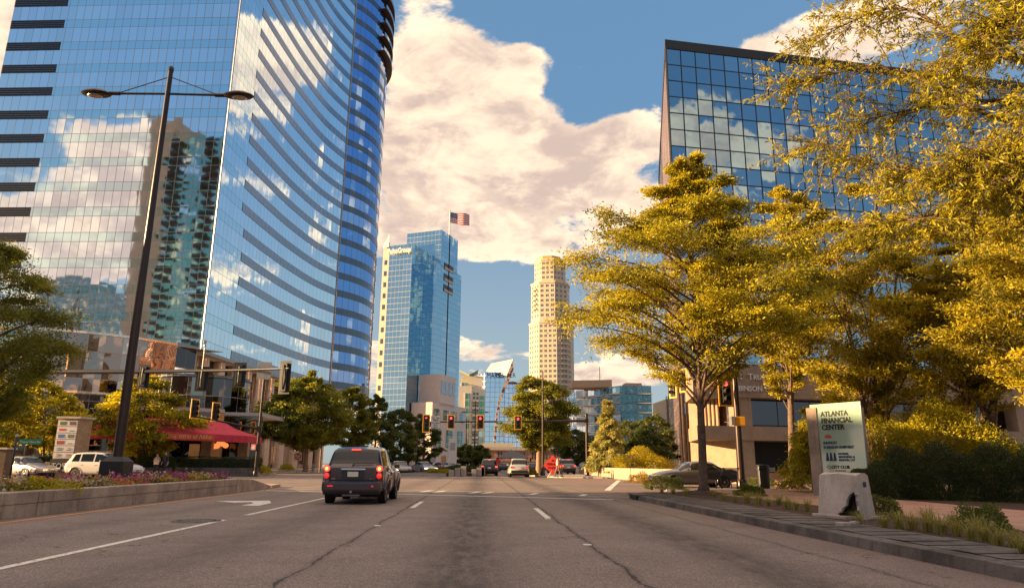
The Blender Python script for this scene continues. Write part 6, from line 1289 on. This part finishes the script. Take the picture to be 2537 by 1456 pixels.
# tenant pillar
Yt=52.; x0,x1=gx(128,Yt),gx(180,Yt); zt=P(170,1036,Yt)[2]; zb_=P(150,1140,Yt)[2]; t_=thing('tenant_sign_pillar','tall stone sign pillar with rows of tenant panels','sign pillar',((x0+x1)/2,Yt,0)); hw=(x1-x0)/2
b=MB(); b.wall([(-hw,0),(hw,0),(hw+.35,1.1),(-hw+.3,1.1),(-hw,0)],0,zt); b.build('shaft',M['stack'],t_); b=MB(); b.prism([(-hw-.12,-.12),(hw+.14,-.12),(hw+.5,1.25),(-hw+.2,1.25)],zt,zt+.14); b.build('cap_stone',M['cream'],t_)
b=MB(); b.prism([(-hw-.3,-.35),(hw+1.8,-.35),(hw+1.9,1.3),(-hw,1.3)],0,zb_-.1); b.build('plinth',M['stack'],t_)
cols=[((.10,.16,.06),(.16,.08,.06)),((.6,.05,.03),(.62,.58,.5)),((.07,.15,.35),(.15,.16,.14)),((.35,.06,.05),(.6,.56,.5)),((.6,.56,.5),(.6,.56,.5)),((.6,.56,.5),(.6,.56,.5))]
names=[('',''),('',''),('','Zoes'),('','Legal'),("Stoney's",'Ruas'),('Fresh','Tandem')]; nr=6; ph=(zt-zb_-.25)/nr
for k in range(nr):
    z=zt-.12-ph*(k+.5); b=MB(); b.box((-.02,-.03,z),(hw*1.9,.04,ph*.9)); pn=b.build('tenant_panel',M['white'],t_)
    for j,s in enumerate((-1,1)):
        b=MB(); c_=cols[k][j]; b.box((s*hw*.46,-.055,z),(hw*(.62 if k!=3 else .7),.01,ph*(.34 if k in(1,) else .55))) if max(c_)<.6 or k==1 and j==0 else b.box((s*hw*.46,-.055,z-.08),(hw*.5,.01,ph*.1))
        o=b.build('logo_patch',mat('logo_colour',c_ if max(c_)<.6 or (k==1 and j==0) else (.12,.11,.12),.6),None); o.parent=pn
        if k>=4: o=text(names[k][j],ph*.38,(s*hw*.46,-.062,z),facing(0,-1),M['ink'] if j==0 else M['red'],None,extrude=.002,align='CENTER',xs=.7); o.parent=pn
pz=P(160,1152,Yt)[2]; b=MB(); b.box((hw+.1,-.38,pz),(2.9,.04,.85)); b.build('name_board',mat('charcoal_board',(.04,.035,.045),.5),t_); text('TOWER PLACE',.5,(-hw+.22,-.41,pz-.2),facing(0,-1),M['white'],t_,extrude=.006,xs=1.); text('3330 - 3340',.2,(hw*.3,-.36,.45),facing(0,-1),M['ltgrey'],t_,extrude=.004)
t_=thing('stone_pier','cream stone gate pier cut by the left frame edge','pier',(gx(4,44),44,0)); zt=P(4,1112,44)[2]; b=MB(); b.box((0,0,zt/2),(.8,.8,zt)); b.build('shaft',M['stack'],t_); b=MB(); b.box((0,0,zt+.04),(.95,.95,.1)); b.build('cap_stone',M['cream'],t_)
# big glass faced sign
Lb=P(2040,1150,18.1); Rb=P(2146,1150,17.1); SS=25.2/18.1; dl=Vector((Rb[0]-Lb[0],Rb[1]-Lb[1])); wS=dl.length; dl.normalize(); nS=Vector((dl.y,-dl.x)); ang=math.atan2(dl.y,dl.x); zt=P(2035,1003,18.1)[2]
t_=thing('glass_faced_sign','tall pale green glass sign reading Atlanta Financial Center','sign',(Lb[0]*SS,Lb[1]*SS,.17),ang); t_.scale=(SS,SS,SS); zt=(P(2035,1003,18.1*SS)[2]-.17)/SS
b=MB(); b.box((-.20,.22,zt/2-.03),(.30,.5,zt-.06)); b.build('side_post',M['conc'],t_,bevel=.01); b=MB(); b.box((-.03,.1,zt/2-.02),(.06,.16,zt-.05)); b.build('metal_edge',mat('purple_brown_metal',(.10,.07,.085),.35,metal=.6),t_)
b=MB(); b.box((wS/2,.12,zt/2-.06),(wS*.98,.10,zt-.12)); b.build('backing',M['conc'],t_)
gm=mat('pale_green_glass',(.36,.50,.40),.06,spec=.7,coat=1.); b=MB(); b.box((wS/2-.12,.02,zt/2+.02),(wS+.26,.016,zt)); b.build('glass_panel',gm,t_)
def stext(s_,sz,x,z,m=M['ink'],xs=1.,bold=.004): return text(s_,sz,(x,.006,z),facing(0,-1),m,t_,extrude=.004,xs=xs,bold=bold)
S_=wS/1.13; zt0=zt
for s_,dz in(('ATLANTA',.30),('FINANCIAL',.47),('CENTER',.64)): stext(s_,.175*S_,.05,zt0-dz,xs=.95,bold=.006)
navy=mat('navy_lettering',(.02,.04,.12),.5)
for s_,dz,x in(('SUNTRUST',1.00,.05),('ROBINSON HUMPHREY',1.11,.05)): stext(s_,.092*S_,x,zt0-dz,navy,xs=.84,bold=.003)
b=MB(); ex,ez=.20,zt0-.86
for k in range(7): a=R(20+k*23); b.face([(ex+.02*math.cos(a-.4),.008,ez+.02*math.sin(a-.4)),(ex+.12*math.cos(a-.1),.008,ez+.12*math.sin(a-.1)*.9),(ex+.12*math.cos(a+.12),.008,ez+.12*math.sin(a+.12)*.9),(ex+.02*math.cos(a+.4),.008,ez+.02*math.sin(a+.4))])
b.build('sunburst_emblem',M['red'],t_)
b=MB()
for k in range(6): x=.08+k*.052; s=1 if k%2==0 else -1; b.face([(x,.008,zt0-1.42),(x+.045,.008,zt0-1.42),(x+.045+.03*s,.008,zt0-1.22),(x+.03*s,.008,zt0-1.22)])
b.build('striped_emblem',navy,t_)
for s_,dz in(('MORRIS,',1.27),('MANNING &',1.345),('MARTIN, LLP',1.42)): stext(s_,.075*S_,.44,zt0-dz,navy,bold=.002)
stext('CITY CLUB',.098*S_,.22,zt0-1.60,bold=.003); stext('OF BUCKHEAD',.04*S_,.32,zt0-1.67,bold=.001)
b=MB(); b.tube([(.20,.004,zt0-1.57),(.14,.004,zt0-1.53),(.09,.004,zt0-1.57),(.13,.004,zt0-1.61),(.20,.004,zt0-1.59)],.007,5); b.build('script_emblem',M['ink'],t_)
stext('3333 | Piedmont' if 0 else '3333 |',.14*S_,.06,zt0-2.12,bold=.005); stext('Peachtree',.14*S_,.08,zt0-2.30,bold=.004)
# ============================================================ kerbside furniture
# broken hollow concrete block
A=G(2016,1281,.165); Bq=G(2112,1297,.165); Cq=G(2151,1283,.165)
A=P(2016,1150,14.9); Bq=P(2113,1150,13.75); Cq=P(2156,1150,14.35)
t_=thing('broken_concrete_block','weathered hollow concrete block with a jagged hole in its corner','concrete block',(Bq[0],Bq[1],.165)); a=Vector((A[0]-Bq[0],A[1]-Bq[1])); c=Vector((Cq[0]-Bq[0],Cq[1]-Bq[1]))
Ht=.83; tp=lambda s,v,z:((a.x*s+c.x*v)*1.0+ (a.x+c.x)*.5*(z/Ht)*.14*(1-2*(s if s>v else v)*.0)*0+0,0,0)
def blk(s,v,z):
    k=z/Ht; s2=s*(1-.06*k)+.02*k; v2=.5+(v-.5)*(1-.34*k); return (a.x*s2+c.x*v2,a.y*s2+c.y*v2,z)
b=MB(); hole=[(.02,.0),(.0,.0)]
Lf=[(1,0),(.52,0),(.47,.05),(.51,.09),(.42,.13),(.37,.21),(.29,.26),(.26,.38),(.19,.47),(.10,.52),(.03,.50),(0,.47),(0,Ht),(.5,Ht+.035),(1,Ht)]
b.face([blk(s,0,z) for s,z in Lf])
Rf=[(.20,0),(1,0),(1,Ht),(.75,Ht+.05),(.4,Ht+.05),(0,Ht),(0,.47),(.06,.46),(.05,.36),(.10,.27),(.09,.18),(.17,.09)]
b.face([blk(0,v,z) for v,z in Rf]); b.face([blk(1,v,z) for v,z in ((1,0),(0,0),(0,Ht),(.4,Ht+.05),(.75,Ht+.05),(1,Ht))]); b.face([blk(s,1,z) for s,z in((0,0),(1,0),(1,Ht),(0,Ht))])
for v0,v1,z0,z1 in((0,.4,Ht,Ht+.05),(.4,.75,Ht+.05,Ht+.05),(.75,1,Ht+.05,Ht)): b.face([blk(0,v0,z0),blk(0,v1,z1),blk(1,v1,z1),blk(1,v0,z0)])
M['blk']=concrete('pitted_concrete',(.50,.42,.36),bump=.9,stain=.22)
o=b.build('shell',M['blk'],t_); md=o.modifiers.new('thick','SOLIDIFY'); md.thickness=.05; md.offset=-1
b=MB(); b.box(((a.x+c.x)/2,(a.y+c.y)/2,.02),(1.,.9,.07),rz=math.atan2(a.y,a.x)); b.build('footing',M['blk'],t_,bevel=.015)
p_=Vector(blk(-.012,.45,Ht-.12)); q_=Vector(blk(-.012,.72,Ht-.12)); u=Vector((0,0,.10)); b=MB(); b.face([p_,q_,q_-u,p_-u]); b.build('plaque',M['ink'],t_)
g=P(2166,1150,14.6); t_=thing('rock','tan angular rock on the mulch right of the concrete block','rock',(g[0],g[1],.16)); bm=bmesh.new(); bmesh.ops.create_icosphere(bm,subdivisions=2,radius=.14); rr=random.Random(3)
for v in bm.verts: v.co=Vector((v.co.x*1.25,v.co.y,v.co.z*.75))*(1+rr.uniform(-.13,.13))+Vector((0,0,.06))
me=bpy.data.meshes.new('rock'); bm.to_mesh(me); bm.free(); link('stone',me,mat('tan_rock',(.5,.32,.18),.9,bump=.8,bscale=20),t_)
for px,py,sz in((2090,1302,.16),(2118,1299,.10)):
    g=AZ(px,py,.17); t_=tag(MB().box((g[0],g[1],.20),(sz*1.4,sz,.06),rz=.4).build('concrete_fragment',M['blk'],bevel=.01),'flat broken concrete chip below the hole, %s'%('larger left one' if sz>.12 else 'smaller right one'),'rubble','concrete chips by the block')
# trash can
g=AZ(1893,1209,.17); t_=thing('litter_bin','tall black round litter bin right of the signal pole','litter bin',g); b=MB(); b.lathe((0,0,0),[(.25,0),(.27,.02),(.29,.75),(.28,.8)],24); b.build('body',M['black'],t_,smooth=True,ang=40)
b=MB(); b.lathe((0,0,.8),[(.31,0),(.31,.05),(.29,.19),(.31,.2),(.31,.24),(.26,.28),(.02,.29)],24); b.build('lid',M['black'],t_,smooth=True,ang=40); b=MB(); b.box((-.1,-.27,.90),(.30,.06,.11)); b.build('opening',M['dark'],t_)
for k in range(16): pass
# bench, seen from behind and side
g=P(1784,1150,32.2); t_=thing('park_bench','black metal slatted bench between the oak and the signal pole','bench',(g[0],g[1],.172),R(8))
L_=1.5
for k in range(11):
    tpar=k/10; y=-.02-.16*tpar+.0; z=.46+.44*tpar; y=.0-.28*tpar**1.6; b=MB(); b.box((0,y,z),(L_,.02,.034)); b.build('back_slat',M['black'],t_)
for k in range(8):
    b=MB(); b.box((0,.06+k*.06,.43-.015*math.sin(k/7*PI)),(L_,.042,.02)); b.build('seat_slat',M['black'],t_)
for x in(-L_/2,0,L_/2):
    b=MB(); b.tube([(x,-.05,0),(x,-.0,.43),(x,-.06,.6),(x,-.29,.93)],.022,6); b.tube([(x,.5,0),(x,.5,.43)],.022,6); b.tube([(x,0,.42),(x,.52,.42)],.02,6)
    if x: b.tube([(x,-.06,.62),(x,.25,.66),(x,.5,.6),(x,.5,.42)],.018,6)
    b.build('leg_frame',M['black'],t_,smooth=True)
# standpipe
g=AZ(2418,1231,.17); t_=thing('standpipe','leaning grey standpipe with a small red cap in front of the hedge','standpipe',g); b=MB(); b.tube([(.06,0,-.02),(-.02,0,.62)],[.085,.08],14); b.build('pipe',M['galv'],t_,smooth=True,ang=50)
b=MB(); b.tube([(.09,-.02,0),(.03,-.03,.66),(-.10,-.03,.70),(-.2,-.03,.64)],.025,8); b.build('elbow',M['galv'],t_,smooth=True); b=MB(); b.lathe((-.24,-.03,.64),[(.045,0),(.05,.03),(.05,.09)],12,'x'); b.build('red_cap',M['red'],t_,smooth=True,ang=40)
# storm drain
t_=thing('storm_drain','dark storm drain mouth at the kerb corner','drain',(5.42,25.2,0)); b=MB(); b.box((-.06,0,.085),(.04,1.2,.11)); b.build('mouth',M['dark'],t_); b=MB(); b.box((.05,0,.175),(.34,1.5,.05)); b.build('lintel',M['curb'],t_,bevel=.01)
# ============================================================ people
def person(label,loc,rz,shirt,pants,skin=(.42,.24,.15),hair=(.03,.02,.015),H_=1.75,stride=.12,armL=.08,armR=-.05,hold=None,sit=False):
    s=H_/1.75; t_=thing('person',label,'person',loc,rz); N=[];E=[];Rr=[]
    def v(x,y,z,r,par=None):
        N.append((x*s,y*s,z*s)); Rr.append(r*s); 
        if par is not None: E.append((par,len(N)-1))
        return len(N)-1
    z0=-.50 if sit else 0
    pel=v(0,0,.94+z0,.135); wst=v(0,.01,1.08+z0,.125,pel); ch=v(0,.0,1.30+z0,.15,wst); nk=v(0,-.01,1.47+z0,.06,ch); hd=v(0,-.02,1.55+z0,.075,nk); h2=v(0,-.025,1.64+z0,.098,hd); v(0,-.01,1.72+z0,.07,h2); v(0,-.115,1.61+z0,.018,h2)
    for sg in(1,-1):
        v(.095*sg,0,1.63+z0,.018,h2)
        sh=v(.17*sg,0,1.40+z0,.062,ch); sw=armL if sg>0 else armR; up=hold and sg in hold
        el=v(.235*sg,sw*.5+.02,1.13+z0,.043,sh); wr=v(.20*sg if up else .25*sg,-.22 if up else sw-.06,1.12+z0 if up else .88+z0,.03,el); pm_=v(wr and (.17*sg if up else .25*sg),-.29 if up else sw-.08,1.13+z0 if up else .80+z0,.034,wr)
        for k in range(4): dx_=(k-1.5)*.018; bz=(N[pm_][0]/s,N[pm_][1]/s,N[pm_][2]/s); m1=v(bz[0]+(0 if not up else dx_),bz[1]+dx_ if not up else bz[1]-.045,bz[2]-.05 if not up else bz[2]+dx_*.2,.010,pm_); v(N[m1][0]/s,N[m1][1]/s-.012,N[m1][2]/s-(.032-.006*abs(k-1.5)),.008,m1)
        th=v(N[pm_][0]/s,N[pm_][1]/s-.035,N[pm_][2]/s-.005,.011,pm_); v(N[th][0]/s,N[th][1]/s-.012,N[th][2]/s-.03,.009,th)
        st=stride*sg
        if sit: hp_=v(.10*sg,-.02,.90+z0,.1,pel); kn=v(.12*sg,-.45,.92+z0,.07,hp_); an=v(.12*sg,-.48,.5+z0,.045,kn); v(.12*sg,-.60,.45+z0,.04,an)
        else: hp_=v(.10*sg,0,.86,.098,pel); kn=v(.105*sg,-st*.55-.03,.50,.062,hp_); an=v(.11*sg,-st+ .02,.09,.042,kn); hl=v(.11*sg,-st-.02,.045,.04,an); v(.115*sg,-st-.15,.035,.033,hl)
    me=bpy.data.meshes.new('sk'); me.from_pydata(N,E,[]); o=bpy.data.objects.new('sk',me); COL.objects.link(o); md=o.modifiers.new('s','SKIN'); md.use_smooth_shade=True
    lay=me.skin_vertices[0] if me.skin_vertices else None
    if lay is None:
        bm=bmesh.new(); bm.from_mesh(me); bm.verts.layers.skin.verify(); bm.to_mesh(me); bm.free(); lay=me.skin_vertices[0]
    for i,r_ in enumerate(Rr): lay.data[i].radius=(r_,r_); lay.data[i].use_root=(i==0)
    sb=o.modifiers.new('b','SUBSURF'); sb.levels=1; sb.render_levels=1
    dg=bpy.context.evaluated_depsgraph_get(); m2=bpy.data.meshes.new_from_object(o.evaluated_get(dg)); bpy.data.objects.remove(o)
    m2.materials.clear()
    for m_ in(mat('skin',skin,.6),mat('shirt',shirt,.85),mat('trousers',pants,.85),mat('shoes',(.05,.035,.03),.6)): m2.materials.append(m_)
    for f in m2.polygons:
        z=f.center.z/s-z0; x=abs(f.center.x/s); y=f.center.y/s; arm=x>.165
        f.material_index= 3 if (z<.1 and not sit) else (0 if z>1.475 or (arm and (z<1.0 or (hold and z<1.2 and y<-.12)) and z>.68) else (1 if z>1.0 else 2)); f.use_smooth=True
    link('body',m2,None,t_)
    b=MB(); b.lathe((0,.012*s,(1.66+z0)*s),[(.096*s,-.06*s),(.104*s,0),(.10*s,.05*s),(.07*s,.095*s),(.01,.115*s)],14); b.build('hair',mat('hair',hair,.8),t_,smooth=True)
    return t_
Yp=57.; person('person in a patterned jacket holding a pale bag by the hedge',(gx(388,Yp),Yp,.14),R(10),(.35,.2,.16),(.03,.025,.03),H_=1.62,hold=(1,-1)); person('person in dark clothes standing right of the one with the bag',(gx(405,Yp),Yp+.3,.14),R(-25),(.03,.03,.035),(.02,.025,.04),H_=1.8,skin=(.5,.28,.2))
g=P(387,1150,Yp-.4); t_=thing('carrier_bag','pale paper bag held by the person in the patterned jacket','bag',(g[0],g[1]+.02,.14)); b=MB(); b.box((0,0,.98),(.34,.14,.36)); b.build('bag_body',mat('bag_paper',(.6,.42,.28),.8),t_,bevel=.02); b=MB(); b.tube([(-.08,0,1.15),(-.05,0,1.25),(.05,0,1.25),(.08,0,1.15)],.01,5); b.build('handle',M['ltgrey'],t_)
Yq=64.; person('person in a white shirt walking past the diamond sign',(gx(1381,Yq),Yq,.12),R(80),(.66,.58,.50),(.20,.13,.09),stride=.26,H_=1.8); person('person in dark clothes walking beside the white shirted one',(gx(1389,Yq),Yq+.8,.12),R(80),(.03,.03,.04),(.02,.02,.025),stride=.24,H_=1.78)
person('driver seated at the wheel of the grey saloon in a pale shirt',(gx(1713,40.2),39.95,.06),R(92),(.6,.55,.4),(.05,.05,.05),sit=True)
